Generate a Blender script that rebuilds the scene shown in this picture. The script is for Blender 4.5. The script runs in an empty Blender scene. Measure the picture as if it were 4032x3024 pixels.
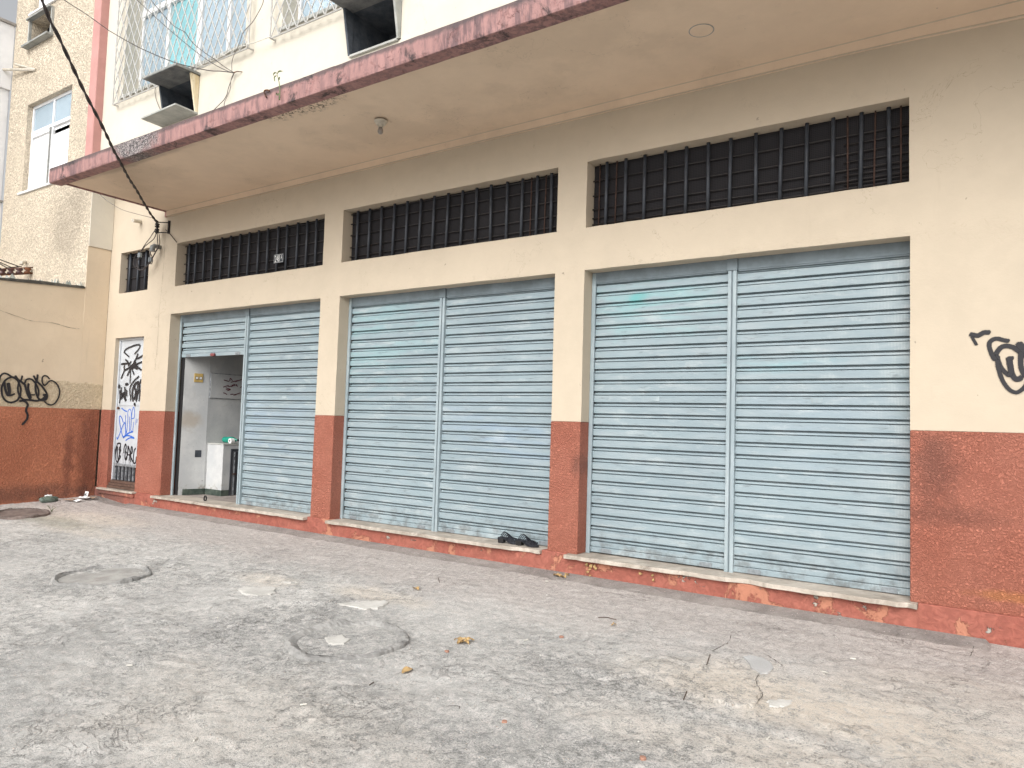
import bpy, bmesh, math, random
import numpy as np
from mathutils import Matrix, Vector
random.seed(7)
S = bpy.context.scene
COL = S.collection
R_ = math.radians

# ---------------------------------------------------------------- camera
cam = bpy.data.cameras.new("camera"); co = bpy.data.objects.new("camera", cam); COL.objects.link(co)
yaw, pit, rol = 0.59216, 0.05722, 0.03058
fw = Vector((-math.sin(yaw)*math.cos(pit), math.cos(yaw)*math.cos(pit), math.sin(pit)))
rt = Vector((math.cos(yaw), math.sin(yaw), 0)); up = rt.cross(fw)
c_, s_ = math.cos(rol), math.sin(rol)
X = c_*rt + s_*up; Y = -s_*rt + c_*up
M = Matrix((X, Y, -fw)).transposed().to_4x4(); M.translation = Vector((3.3698, -5.8681, 1.1454))
co.matrix_world = M
cam.sensor_width = 36; cam.lens = 2859.96/4032*36; cam.clip_end = 500; cam.clip_start = .02
S.camera = co

# ---------------------------------------------------------------- overcast daylight
w = bpy.data.worlds.new("World"); S.world = w; w.use_nodes = True
nt = w.node_tree; nt.nodes.clear()
sky = nt.nodes.new("ShaderNodeTexSky"); sky.sky_type = 'NISHITA'; sky.sun_disc = False
SUN_EL, SUN_AZ = R_(36), R_(168)
sky.sun_elevation = SUN_EL; sky.sun_rotation = SUN_AZ
sky.air_density = 1.0; sky.dust_density = 6.0; sky.ozone_density = 1.0
hs = nt.nodes.new("ShaderNodeHueSaturation"); hs.inputs['Saturation'].default_value = .12   # a white overcast sky
bg = nt.nodes.new("ShaderNodeBackground"); bg.inputs['Strength'].default_value = .15
wo = nt.nodes.new("ShaderNodeOutputWorld")
nt.links.new(sky.outputs[0], hs.inputs['Color']); nt.links.new(hs.outputs[0], bg.inputs['Color']); nt.links.new(bg.outputs[0], wo.inputs[0])
sl = bpy.data.lights.new("sun", 'SUN'); sl.energy = .7; sl.angle = R_(75); sl.color = (1, .98, .955)
so = bpy.data.objects.new("sun", sl); COL.objects.link(so)
sd = Vector((math.sin(SUN_AZ)*math.cos(SUN_EL), math.cos(SUN_AZ)*math.cos(SUN_EL), math.sin(SUN_EL)))
so.rotation_euler = sd.to_track_quat('Z', 'Y').to_euler(); so.location = (0, -20, 30)
S.view_settings.view_transform = 'Standard'; S.view_settings.look = 'None'
S.view_settings.exposure = 0.46; S.view_settings.gamma = 1
S.render.engine = 'CYCLES'; S.cycles.max_bounces = 8; S.cycles.diffuse_bounces = 5
try: S.cycles.use_denoising = True; S.cycles.denoising_prefilter = 'NONE'; S.cycles.denoising_input_passes = 'RGB_ALBEDO_NORMAL'
except Exception: pass

# ---------------------------------------------------------------- helpers
def lnk(o, parent=None):
    COL.objects.link(o)
    if parent is not None: o.parent = parent
    return o
def empty(name, loc, label=None, cat=None, group=None, kind=None):
    o = lnk(bpy.data.objects.new(name, None)); o.location = loc; o.empty_display_size = .1
    return tag(o, label, cat, group, kind)
def tag(o, label=None, cat=None, group=None, kind=None):
    for k, v in (('label', label), ('category', cat), ('group', group), ('kind', kind)):
        if v: o[k] = v
    return o
class MB:
    """collects faces in world space; build() links ONE mesh object"""
    def __init__(s): s.v = []; s.f = []; s.a = []
    def add(s, vs, fs, at=None):
        n = len(s.v); s.v += [tuple(map(float, p)) for p in vs]; s.f += [tuple(i+n for i in f) for f in fs]
        s.a += list(at) if at is not None else [0.0]*len(vs)
        return s
    def box(s, x0, x1, y0, y1, z0, z1):
        return s.add([(x0,y0,z0),(x1,y0,z0),(x1,y1,z0),(x0,y1,z0),(x0,y0,z1),(x1,y0,z1),(x1,y1,z1),(x0,y1,z1)],
                     [(0,3,2,1),(4,5,6,7),(0,1,5,4),(1,2,6,5),(2,3,7,6),(3,0,4,7)])
    def hexa(s, p):  # 8 corners, bottom ring then top ring
        return s.add(p, [(0,3,2,1),(4,5,6,7),(0,1,5,4),(1,2,6,5),(2,3,7,6),(3,0,4,7)])
    def prism(s, poly, d):  # poly: list of 3d pts, extruded by vector d
        n = len(poly); d = Vector(d); top = [tuple(Vector(p)+d) for p in poly]
        return s.add(list(poly)+top, [tuple(range(n-1,-1,-1)), tuple(range(n,2*n))]+[(i,(i+1)%n,n+(i+1)%n,n+i) for i in range(n)])
    def tube(s, pts, r, n=8, caps=True):
        pts = [Vector(p) for p in pts]; m = len(pts); rs = r if isinstance(r, (list, tuple)) else [r]*m
        vs = []; ref = None
        for i, p in enumerate(pts):
            t = (pts[min(i+1,m-1)]-pts[max(i-1,0)]).normalized()
            if ref is None:
                ref = t.orthogonal().normalized()
            ref = (ref - t*ref.dot(t)).normalized(); b = t.cross(ref)
            for k in range(n):
                a = 2*math.pi*k/n; vs.append(p + rs[i]*(math.cos(a)*ref+math.sin(a)*b))
        fs = [(i*n+k, i*n+(k+1)%n, (i+1)*n+(k+1)%n, (i+1)*n+k) for i in range(m-1) for k in range(n)]
        if caps: fs += [tuple(range(n-1,-1,-1)), tuple(range((m-1)*n, m*n))]
        return s.add(vs, fs)
    def lathe(s, prof, c, n=24, axis='z'):  # prof: (radius, height)
        vs = []
        for r, h in prof:
            for k in range(n):
                a = 2*math.pi*k/n; p = (r*math.cos(a), r*math.sin(a), h)
                if axis == 'x': p = (p[2], p[0], p[1])
                if axis == 'y': p = (p[0], p[2], p[1])
                vs.append((c[0]+p[0], c[1]+p[1], c[2]+p[2]))
        m = len(prof)
        fs = [(i*n+k, i*n+(k+1)%n, (i+1)*n+(k+1)%n, (i+1)*n+k) for i in range(m-1) for k in range(n)]
        fs += [tuple(range(n-1,-1,-1)), tuple(range((m-1)*n, m*n))]
        return s.add(vs, fs)
    def build(s, name, mat, parent=None, bevel=0, smooth=False, seg=2, recalc=True, loc=None):
        me = bpy.data.meshes.new(name)
        base = Vector((0,0,0))
        if loc is not None: base = Vector(loc)
        elif parent is not None:
            q = parent
            while q is not None: base += q.location; q = q.parent
        me.from_pydata([tuple(Vector(p)-base) for p in s.v], [], s.f); me.update()
        if recalc:
            b = bmesh.new(); b.from_mesh(me); bmesh.ops.recalc_face_normals(b, faces=b.faces); b.to_mesh(me); b.free()
        if any(s.a):
            at = me.attributes.new('edge', 'FLOAT', 'POINT'); at.data.foreach_set('value', s.a)
        o = bpy.data.objects.new(name, me); lnk(o, parent)
        if loc is not None: o.location = base
        if mat is not None: me.materials.append(mat)
        if smooth: me.shade_smooth()
        if bevel:
            md = o.modifiers.new('bevel', 'BEVEL'); md.width = bevel; md.segments = seg; md.limit_method = 'ANGLE'; md.angle_limit = R_(40)
            md.harden_normals = False
        return o
def catmull(p, k=5):
    p = [Vector(q) for q in p]
    if len(p) < 3: return [p[0].lerp(p[-1], i/k) for i in range(k+1)]
    q = [p[0]*2-p[1]] + p + [p[-1]*2-p[-2]]; out = []
    for i in range(1, len(q)-2):
        for j in range(k):
            t = j/k; a, b, c, d = q[i-1], q[i], q[i+1], q[i+2]
            out.append(.5*((2*b)+(c-a)*t+(2*a-5*b+4*c-d)*t*t+(3*b-a-3*c+d)*t**3))
    return out+[p[-1]]
def hash2(ix, iy, seed):
    h = (ix.astype(np.int64)*374761393 + iy.astype(np.int64)*668265263 + seed*974711) & 0x7fffffff
    h = ((h ^ (h >> 13))*1274126177) & 0x7fffffff
    return ((h ^ (h >> 16)) & 0xffff)/65535.0
def vnoise(x, y, seed=0):
    x = np.asarray(x, float); y = np.asarray(y, float); ix = np.floor(x); iy = np.floor(y); fx = x-ix; fy = y-iy
    fx = fx*fx*(3-2*fx); fy = fy*fy*(3-2*fy)
    a = hash2(ix,iy,seed); b = hash2(ix+1,iy,seed); c = hash2(ix,iy+1,seed); d = hash2(ix+1,iy+1,seed)
    return (a*(1-fx)+b*fx)*(1-fy)+(c*(1-fx)+d*fx)*fy
def fbm(x, y, sc, oc=4, seed=0, gain=.5):
    t = 0; a = 1; n = 0
    for i in range(oc):
        t = t+a*vnoise(np.asarray(x)*sc*2**i+17.3*i, np.asarray(y)*sc*2**i+5.1*i, seed+i); n += a; a *= gain
    return t/n
def sstep(a, b, t): t = np.clip((np.asarray(t, float)-a)/(b-a), 0, 1); return t*t*(3-2*t)

# ---------------------------------------------------------------- materials
class NT:
    def __init__(s, name, rough=.8, spec=.3, metal=0.0):
        s.m = bpy.data.materials.new(name); s.m.use_nodes = True; s.t = s.m.node_tree
        s.b = s.t.nodes['Principled BSDF']; s.b.inputs['Roughness'].default_value = rough
        s.b.inputs['Specular IOR Level'].default_value = spec; s.b.inputs['Metallic'].default_value = metal
        s._p = None
    def n(s, t, **k):
        q = s.t.nodes.new(t)
        for a, b in k.items(): setattr(q, a, b)
        return q
    def put(s, sock, v):
        if isinstance(v, bpy.types.NodeSocket): s.t.links.new(v, sock)
        elif isinstance(v, (tuple, list)) and len(v) == 3 and sock.type == 'RGBA': sock.default_value = (*v, 1)
        else: sock.default_value = v
    def pos(s):
        if s._p is None: s._p = s.n('ShaderNodeNewGeometry').outputs['Position']
        return s._p
    def xyz(s, v=None):
        q = s.n('ShaderNodeSeparateXYZ'); s.put(q.inputs[0], v or s.pos()); return q.outputs
    def scl(s, sx, sy, sz, v=None):
        q = s.n('ShaderNodeVectorMath', operation='MULTIPLY'); s.put(q.inputs[0], v or s.pos()); q.inputs[1].default_value = (sx,sy,sz); return q.outputs[0]
    def noise(s, sc, det=4, ro=.5, dist=0, v=None, col=False):
        q = s.n('ShaderNodeTexNoise'); s.put(q.inputs['Vector'], v or s.pos()); q.inputs['Scale'].default_value = sc
        q.inputs['Detail'].default_value = det; q.inputs['Roughness'].default_value = ro; q.inputs['Distortion'].default_value = dist
        return q.outputs['Color' if col else 'Fac']
    def vor(s, sc, feat='F1', v=None, out='Distance'):
        q = s.n('ShaderNodeTexVoronoi', feature=feat); s.put(q.inputs['Vector'], v or s.pos()); q.inputs['Scale'].default_value = sc; return q.outputs[out]
    def m2(s, op, a, b=0.0, c=None, clamp=False):
        q = s.n('ShaderNodeMath', operation=op, use_clamp=clamp); s.put(q.inputs[0], a); s.put(q.inputs[1], b)
        if c is not None: s.put(q.inputs[2], c)
        return q.outputs[0]
    def map(s, v, a, b, c=0.0, d=1.0):
        q = s.n('ShaderNodeMapRange', interpolation_type='SMOOTHSTEP'); s.put(q.inputs[0], v)
        for i, k in enumerate((a,b,c,d)): q.inputs[i+1].default_value = k
        return q.outputs[0]
    def mix(s, f, a, b, bl='MIX'):
        q = s.n('ShaderNodeMix', data_type='RGBA', blend_type=bl); s.put(q.inputs[0], f); s.put(q.inputs[6], a); s.put(q.inputs[7], b); return q.outputs[2]
    def warp(s, sc, amt, v=None):
        c = s.noise(sc, 3, .5, v=v, col=True); q = s.n('ShaderNodeVectorMath', operation='MULTIPLY_ADD'); s.put(q.inputs[0], c)
        q.inputs[1].default_value = (amt,)*3; s.put(q.inputs[2], v or s.pos()); return q.outputs[0]
    def blob(s, cx, cy, rx, ry, ax='xy', amp=.35, sc=3.0, soft=.5):
        """1 inside an irregular blotch on the given plane, 0 outside"""
        o = s.xyz(); d = {'x':0,'y':1,'z':2}
        a = s.m2('DIVIDE', s.m2('SUBTRACT', o[d[ax[0]]], cx), rx); b = s.m2('DIVIDE', s.m2('SUBTRACT', o[d[ax[1]]], cy), ry)
        r = s.m2('SQRT', s.m2('ADD', s.m2('MULTIPLY', a, a), s.m2('MULTIPLY', b, b)))
        r = s.m2('ADD', r, s.m2('MULTIPLY', s.m2('SUBTRACT', s.noise(sc, 4, .6), .5), amp*3))
        return s.map(r, 1-soft, 1+soft, 1, 0)
    def bump(s, h, st=.5, dist=.01, nrm=None):
        q = s.n('ShaderNodeBump'); q.inputs['Strength'].default_value = st; q.inputs['Distance'].default_value = dist; s.put(q.inputs['Height'], h)
        if nrm is not None: s.put(q.inputs['Normal'], nrm)
        return q.outputs[0]
    def out(s, col=None, nrm=None, rough=None):
        if col is not None: s.put(s.b.inputs['Base Color'], col)
        if nrm is not None: s.put(s.b.inputs['Normal'], nrm)
        if rough is not None: s.put(s.b.inputs['Roughness'], rough)
        return s.m
def plain(name, col, rough=.6, spec=.4, metal=0, var=.25, sc=9, bump=.0, bsc=60, col2=None):
    t = NT(name, rough, spec, metal); f = t.map(t.noise(sc, 5, .65), .3, .7)
    c2 = col2 or tuple(c*(1-var) for c in col)
    nr = t.bump(t.noise(bsc, 5, .6), bump, .004) if bump else None
    return t.out(t.mix(f, c2, col), nr)

CREAM = (.52, .445, .345)
def cream(name, base=CREAM, rough_below=None, dirt=1.0, fungus=False):
    t = NT(name, .85, .25); o = t.xyz()
    big = t.map(t.noise(.7, 5, .6), .3, .75); mid = t.map(t.noise(5, 6, .65), .35, .7)
    c = t.mix(big, tuple(b*.90 for b in base), base); c = t.mix(t.m2('MULTIPLY', mid, .25), c, tuple(b*1.10 for b in base))
    # rain runs and grey grime
    run = t.map(t.noise(1.0, 6, .7, v=t.scl(9, 9, .8)), .58, .8); c = t.mix(t.m2('MULTIPLY', run, .22*dirt), c, (.33,.27,.2))
    gr = t.map(t.noise(2.3, 9, .75, .6), .60, .82); c = t.mix(t.m2('MULTIPLY', gr, .35*dirt), c, (.27,.235,.19))
    sp = t.map(t.noise(14, 3, .5, .3), .735, .78); c = t.mix(t.m2('MULTIPLY', sp, .6*dirt), c, (.12,.10,.085))
    lint = t.m2('MULTIPLY', t.map(o[2], 2.42, 2.66), t.map(t.m2('ADD', o[2], t.m2('MULTIPLY', t.noise(3, 4, .6), .18)), 2.68, 2.82, 1, 0))
    hk = t.map(t.noise(30, 7, .72, .8), .56, .66); c = t.mix(t.m2('MULTIPLY', t.m2('MULTIPLY', lint, hk), .35*dirt), c, (.36,.29,.21))
    hr = t.m2('ABSOLUTE', t.m2('SUBTRACT', t.noise(1.9, 6, .6, .5), .5)); c = t.mix(t.m2('MULTIPLY', t.m2('MULTIPLY', t.map(hr, .0006, .0030, 1, 0), t.map(t.noise(.8, 3, .5), .53, .60)), .45*dirt), c, (.22,.17,.12))
    pt = t.map(t.noise(.45, 5, .6, v=t.scl(1, 1, 1.8)), .52, .56); c = t.mix(t.m2('MULTIPLY', pt, .10), c, tuple(b*1.16 for b in base))
    if fungus:
        dp = t.map(t.noise(.8, 7, .62), .50, .62); c = t.mix(t.m2('MULTIPLY', dp, .16), c, (.30,.235,.17))
        b = t.blob(-2.15, -1.36, .42, .10, 'xy', .6, 5); c = t.mix(t.m2('MULTIPLY', b, t.map(t.noise(22, 7, .7, 1.0), .48, .60)), c, (.035,.033,.03))
        b = t.blob(-5.2, -1.38, 1.3, .07, 'xy', .6, 3); c = t.mix(t.m2('MULTIPLY', b, .35), c, (.12,.10,.085))
    h = t.m2('ADD', t.m2('MULTIPLY', t.noise(6, 4, .55), .7), t.m2('MULTIPLY', t.noise(90, 4, .6), .12))
    if rough_below is not None:   # a band of rough-cast left uncovered above the dado
        edge = t.m2('ADD', o[2], t.m2('MULTIPLY', t.m2('SUBTRACT', t.noise(5, 4, .6), .5), .10))
        mk = t.map(edge, rough_below-.015, rough_below+.015, 1, 0)
        rc = t.map(t.noise(34, 4, .55, .9), .35, .68)
        h = t.m2('ADD', h, t.m2('MULTIPLY', t.m2('MULTIPLY', rc, mk), 1.5))
        c = t.mix(t.m2('MULTIPLY', mk, .5), c, t.mix(rc, (.30,.24,.15), (.62,.53,.36)))
    h = t.m2('ADD', h, t.m2('MULTIPLY', t.m2('MULTIPLY', lint, t.noise(28, 7, .7)), .9))
    return t.out(c, t.bump(h, .55, .012))
M_CREAM = cream('cream_paint')
M_SOFFIT = cream('soffit_paint', (.72,.575,.435), dirt=.8, fungus=True)
M_UPPER = cream('upper_cream_paint', (.635,.59,.50), dirt=.75)
M_LEFTC = cream('boundary_cream_paint', (.66,.545,.405), rough_below=1.60, dirt=1.1)

def red(name, base, light, rough_sc=42, amp=1.0, peel=False, grime=()):
    t = NT(name, .78, .3)
    big = t.map(t.noise(1.3, 6, .65), .3, .7); c = t.mix(big, base, light)
    rc = t.noise(rough_sc, 4, .6, .7); rcs = t.map(rc, .34, .68)
    c = t.mix(t.m2('MULTIPLY', t.m2('SUBTRACT', 1.0, rcs), .42), c, tuple(b*.42 for b in base))
    c = t.mix(t.m2('MULTIPLY', t.map(rc, .62, .78), .25), c, (.55,.24,.15))
    dk = t.map(t.noise(2.6, 8, .7, .4), .6, .8); c = t.mix(t.m2('MULTIPLY', dk, .5), c, (.11,.055,.045))
    for g in grime: c = t.mix(t.m2('MULTIPLY', t.blob(*g[:4], ax=g[4], amp=.75, sc=7, soft=.7), g[5]), c, g[6])
    h = t.m2('ADD', t.m2('MULTIPLY', rcs, amp), t.m2('MULTIPLY', t.noise(160, 3, .5), .15))
    if peel:
        p1 = t.map(t.noise(3.1, 8, .66, .5), .555, .60); c = t.mix(t.m2('MULTIPLY', p1, .62), c, (.50,.235,.145))
        p2 = t.map(t.noise(4.4, 8, .66, .4, v=t.scl(1,1,1.4)), .635, .65); c = t.mix(p2, c, t.mix(mix_n(t), (.25,.235,.21), (.47,.42,.36)))
        h = t.m2('SUBTRACT', h, t.m2('MULTIPLY', t.m2('ADD', t.m2('MULTIPLY', p1, .4), p2), 1.2))
    return t.out(c, t.bump(h, 1.0, .011))
def mix_n(t): return t.map(t.noise(30, 4, .6), .35, .65)
M_DADO = red('terracotta_roughcast', (.46,.158,.104), (.56,.22,.152), 75, 1.0, grime=[(3.0,.94,.12,.22,'xz',.42,(.10,.06,.052)),(3.08,.62,.30,.06,'xz',.38,(.10,.05,.04)),(3.42,.12,.20,.03,'xz',.4,(.58,.25,.07)),(.165,.80,.05,.09,'xz',.45,(.1,.06,.05))])
M_PLINTH = red('terracotta_plinth', (.32,.10,.072), (.38,.135,.098), 20, .25, peel=True, grime=[(-8.0,-.12,.6,.12,'xz',.6,(.10,.075,.065))])
M_LEFTR = red('boundary_terracotta', (.52,.19,.105), (.64,.25,.14), 40, 1.2, grime=[(-.15,.5,.16,.9,'yz',.6,(.13,.05,.035)),(-.45,.45,.06,.45,'yz',.55,(.12,.04,.03)),(-1.2,-.05,1.4,.12,'yz',.5,(.08,.05,.045))])

def pink(name, base, grime):
    t = NT(name, .75, .3); c = t.mix(t.map(t.noise(3, 5, .6), .3, .7), tuple(b*.86 for b in base), base)
    h = t.noise(12, 6, .65)
    if grime:
        o = t.xyz()
        vs = t.map(t.noise(1.0, 8, .75, v=t.scl(17, 17, 2.6)), .42, .60)           # vertical runs
        lg = t.map(t.noise(1.1, 5, .6), .40, .58)
        c = t.mix(t.m2('MULTIPLY', vs, t.m2('ADD', .48, t.m2('MULTIPLY', lg, .42))), c, (.13,.085,.09))
        topm = t.map(t.m2('ADD', o[2], t.m2('MULTIPLY', t.noise(7, 6, .7), .10)), 4.262, 4.302)
        c = t.mix(t.m2('MULTIPLY', topm, .8), c, (.085,.07,.072))
        blk = t.map(t.noise(2.2, 8, .75, .6), .535, .63); c = t.mix(t.m2('MULTIPLY', blk, .85), c, (.035,.032,.034))
        b2 = t.blob(-4.75, 4.2, .42, .14, 'xz', .5, 5, .35); fl = t.map(t.noise(55, 4, .6, 1.5), .46, .58)
        c = t.mix(b2, c, t.mix(fl, (.035,.033,.035), (.42,.37,.36)))
        pk = t.map(t.noise(9, 8, .7, 1.0), .58, .62); h = t.m2('ADD', h, t.m2('MULTIPLY', pk, -.6))
        c = t.mix(t.m2('MULTIPLY', pk, .35), c, (.30,.15,.14))
    return t.out(c, t.bump(h, .8, .008))
M_PINK = pink('pink_paint', (.52,.275,.25), False)
M_FASC = pink('weathered_pink_paint', (.38,.215,.20), True)

def stucco(name):
    t = NT(name, .9, .2); f = t.noise(34, 3, .55, 1.4); fs = t.map(f, .32, .58)
    c = t.mix(fs, (.52,.445,.35), (.73,.635,.50)); big = t.map(t.noise(.9, 6, .65), .45, .75)
    c = t.mix(t.m2('MULTIPLY', big, .30), c, (.33,.275,.21))
    g = t.blob(-9.0, 4.2, .5, .6, 'xz', .5, 2); c = t.mix(t.m2('MULTIPLY', g, .35), c, (.24,.20,.16))
    return t.out(c, t.bump(fs, .9, .016))
M_STUCCO = stucco('wormy_stucco')
M_WHITEW = plain('pale_render', (.86,.875,.90), .9, .2, var=.14, sc=1.6, bump=.2)
M_CAP = plain('grey_capping', (.40,.38,.36), .9, .2, var=.3, sc=6, bump=.3)

def shutter(name):
    t = NT(name, .46, .5); o = t.xyz()
    base = (.255,.322,.350)
    c = t.mix(t.map(t.noise(1.1, 5, .6), .3, .7), (.222,.282,.31), base)
    c = t.mix(t.m2('MULTIPLY', t.map(t.noise(1.0, 5, .6, v=t.scl(2.2, 1, 14)), .42, .72), .45), c, (.345,.39,.405))
    # leftover turquoise and blue sprayed paint rubbed off
    for b, col, k in (((-2.6,2.1,.75,.5,'xz'), (.24,.42,.44), .5), ((.75,2.25,.55,.22,'xz'), (.22,.44,.45), .55), ((.65,2.33,.10,.06,'xz'), (.06,.36,.35), .7),
                      ((1.85,1.72,.35,.07,'xz'), (.24,.43,.46), .5), ((-1.3,1.22,.5,.22,'xz'), (.25,.33,.42), .35), ((-4.4,1.05,.6,.5,'xz'), (.25,.34,.46), .35), ((-.7,1.0,.45,.2,'xz'), (.22,.32,.46), .35), ((2.3,1.2,.7,.35,'xz'), (.26,.33,.40), .25)):
        c = t.mix(t.m2('MULTIPLY', t.blob(*b[:4], ax=b[4], amp=.7, sc=5, soft=.7), t.m2('MULTIPLY', t.map(t.noise(1, 4, .6, v=t.scl(1.5,1,13)), .40, .62), k*.9)), c, col)
    # fine vertical perforation lines that show in rubbed places
    ln = t.m2('GREATER_THAN', t.m2('FRACT', t.m2('MULTIPLY', o[0], 105.0)), .5)
    msk = t.map(t.noise(1.0, 6, .7, v=t.scl(3, 1, 10)), .53, .66)
    rgt = t.map(o[0], 2.35, 2.84); rgt = t.m2('MULTIPLY', rgt, t.map(t.noise(9, 3, .5), .35, .6))
    msk = t.m2('MAXIMUM', msk, rgt)
    c = t.mix(t.m2('MULTIPLY', t.m2('MULTIPLY', ln, msk), .38), c, (.62,.64,.62))
    d = t.map(t.noise(1.0, 8, .75, v=t.scl(5, 1, 26)), .555, .70); c = t.mix(t.m2('MULTIPLY', d, .6), c, (.10,.11,.115))
    rs = t.map(t.noise(8, 7, .7, .5), .70, .76); c = t.mix(t.m2('MULTIPLY', rs, .7), c, (.11,.07,.055))
    low = t.map(o[2], .02, .32, 1, 0); c = t.mix(t.m2('MULTIPLY', t.m2('MULTIPLY', low, t.map(t.noise(10, 7, .7), .44, .64)), .6), c, (.085,.08,.075))
    return t.out(c, t.bump(t.m2('ADD', t.noise(3, 3, .5), t.m2('MULTIPLY', ln, .02)), .25, .01), t.map(t.noise(6, 4, .6), .3, .7, .40, .6))
M_SHUT = shutter('shutter_paint')
def railm(name):
    t = NT(name, .5, .5); c = t.mix(t.map(t.noise(1, 6, .7, v=t.scl(8, 8, 2)), .4, .7), (.255,.315,.34), (.35,.41,.43))
    r = t.map(t.noise(1, 8, .75, v=t.scl(34, 34, 3)), .56, .7); c = t.mix(t.m2('MULTIPLY', r, .6), c, (.22,.175,.14))
    return t.out(c, t.bump(t.noise(40, 4, .6), .2, .003))
M_RAIL = railm('rail_paint')
M_HEAD = plain('headbox_paint', (.19,.235,.26), .55, .4, var=.3, sc=5)
M_METAL = plain('galvanised_plate', (.27,.30,.32), .45, .5, .2, var=.4, sc=30)
def marble(name):
    t = NT(name, .6, .35); c = t.mix(t.map(t.noise(2.5, 8, .7, 1.2), .35, .65), (.30,.26,.215), (.52,.465,.40))
    d = t.map(t.noise(7, 8, .75, .5), .52, .72); c = t.mix(t.m2('MULTIPLY', d, .75), c, (.17,.14,.115))
    return t.out(c, t.bump(t.noise(24, 7, .7), .6, .006))
M_SILL = marble('worn_marble')
M_BAR = plain('dark_bar_paint', (.048,.055,.068), .5, .4, var=.4, sc=12)
M_ROD = plain('dark_rod', (.030,.026,.026), .6, .4, var=.4, sc=20)
M_RUSTROD = plain('rusty_rod', (.075,.042,.032), .8, .3, var=.5, sc=30)
def screen(name):
    t = NT(name, .9, .1); o = t.xyz()
    g = t.m2('MAXIMUM', t.m2('GREATER_THAN', t.m2('FRACT', t.m2('MULTIPLY', o[0], 70.0)), .7), t.m2('GREATER_THAN', t.m2('FRACT', t.m2('MULTIPLY', o[2], 70.0)), .7))
    c = t.mix(g, (.016,.0155,.017), (.032,.030,.032)); c = t.mix(t.m2('MULTIPLY', t.map(t.noise(2, 5, .6), .4, .7), .4), c, (.030,.028,.030))
    return t.out(c)
M_SCREEN = screen('insect_screen')
M_WHITE = plain('white_enamel', (.78,.78,.76), .45, .4, var=.12)
M_FRAME = plain('white_window_frame', (.80,.81,.82), .4, .5, var=.1)
M_LATT = plain('white_lattice_paint', (.52,.51,.485), .5, .4, var=.22, sc=14)
def reeded(name, a, b, refl=.35, n=55.0):
    t = NT(name, .16, .6, refl); o = t.xyz()
    w_ = t.m2('SINE', t.m2('MULTIPLY', o[0], n*6.2832)); f = t.map(w_, -1, 1)
    c = t.mix(f, a, b); c = t.mix(t.m2('MULTIPLY', t.map(t.noise(1.2, 4, .6), .4, .7), .35), c, tuple(k*.72 for k in a))
    return t.out(c, t.bump(f, .5, .006))
M_GLASS = reeded('reeded_glass', (.25,.35,.43), (.50,.60,.67), .28)
M_TURQ = reeded('turquoise_reeded_glass', (.14,.42,.48), (.38,.66,.70), .22)
M_SKYGLASS = reeded('sky_glare_reeded_glass', (.94,.95,.97), (.99,.99,.99), .30)  # near-white base colour stands in for bright sky mirrored in the panes
def concrete(name, a, b, dark=(.05,.05,.05), k=.4, bsc=40):
    t = NT(name, .9, .2); c = t.mix(t.map(t.noise(5, 8, .7), .35, .68), a, b); d = t.map(t.noise(2.6, 8, .7, .6), .55, .75)
    return t.out(t.mix(t.m2('MULTIPLY', d, k), c, dark), t.bump(t.noise(bsc, 8, .7), .6, .006))
M_BOX = concrete('mouldy_concrete', (.22,.23,.22), (.36,.36,.34), (.03,.035,.04), .75)
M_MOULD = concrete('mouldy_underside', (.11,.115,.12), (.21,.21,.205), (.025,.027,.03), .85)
M_BOXIN = concrete('recess_shade_concrete', (.05,.06,.075), (.10,.11,.125), (.02,.02,.025), .6)  # shade of the box recesses painted into the concrete colour
M_SHELF = concrete('grey_slab', (.34,.35,.33), (.47,.47,.44), (.12,.12,.11), .35)
def rusty_side(name):
    t = NT(name, .85, .2); c = t.mix(t.map(t.noise(1, 6, .7, v=t.scl(10,10,2)), .35, .65), (.62,.50,.30), (.74,.66,.50))
    c = t.mix(t.m2('MULTIPLY', t.map(t.noise(9, 8, .75), .56, .7), .7), c, (.30,.17,.06)); return t.out(c)
M_BOXSIDE = rusty_side('rust_stained_cream')
def room(name):
    t = NT(name, .9, .2); o = t.xyz(); c = t.mix(t.map(t.noise(3, 7, .65), .35, .7), (.43,.44,.445), (.54,.545,.535))
    d = t.map(t.noise(5, 9, .78, .6), .58, .74); c = t.mix(t.m2('MULTIPLY', d, .5), c, (.34,.31,.26))
    sp = t.map(t.noise(28, 5, .6, .5), .68, .73); c = t.mix(t.m2('MULTIPLY', sp, .7), c, (.12,.11,.10))
    b = t.blob(.30, 1.08, .16, .10, 'yz', .5, 6); c = t.mix(t.m2('MULTIPLY', b, .5), c, (.36,.28,.19))
    low = t.map(o[2], .05, .22, 1, 0); c = t.mix(t.m2('MULTIPLY', t.m2('MULTIPLY', low, t.map(t.noise(12, 6, .7), .5, .6)), .8), c, (.20,.18,.14))
    return t.out(c, t.bump(t.noise(26, 6, .65), .4, .006))
M_ROOM = room('grubby_white_room_paint')
M_SKIRT = concrete('green_skirting', (.035,.05,.042), (.10,.12,.10), (.20,.19,.16), .5)
M_FLOOR = concrete('dusty_floor', (.24,.21,.19), (.36,.32,.29), (.12,.10,.09), .5)
M_DOORP = plain('pale_grey_door_paint', (.52,.55,.58), .45, .45, var=.14, sc=5)
M_DOORD = plain('dark_cupboard_paint', (.06,.065,.075), .5, .4, var=.4, sc=12)
M_LOUV = plain('flaking_louvre_paint', (.34,.36,.38), .6, .4, var=.75, sc=30)
M_BROWN = plain('brown_step', (.14,.085,.065), .7, .3, var=.4, sc=12, bump=.4)
M_BLACK = plain('black_rubber', (.018,.017,.018), .6, .35, var=.3)
M_CABLE = plain('cable_sheath', (.055,.045,.045), .6, .35, var=.3, sc=20)
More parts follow.
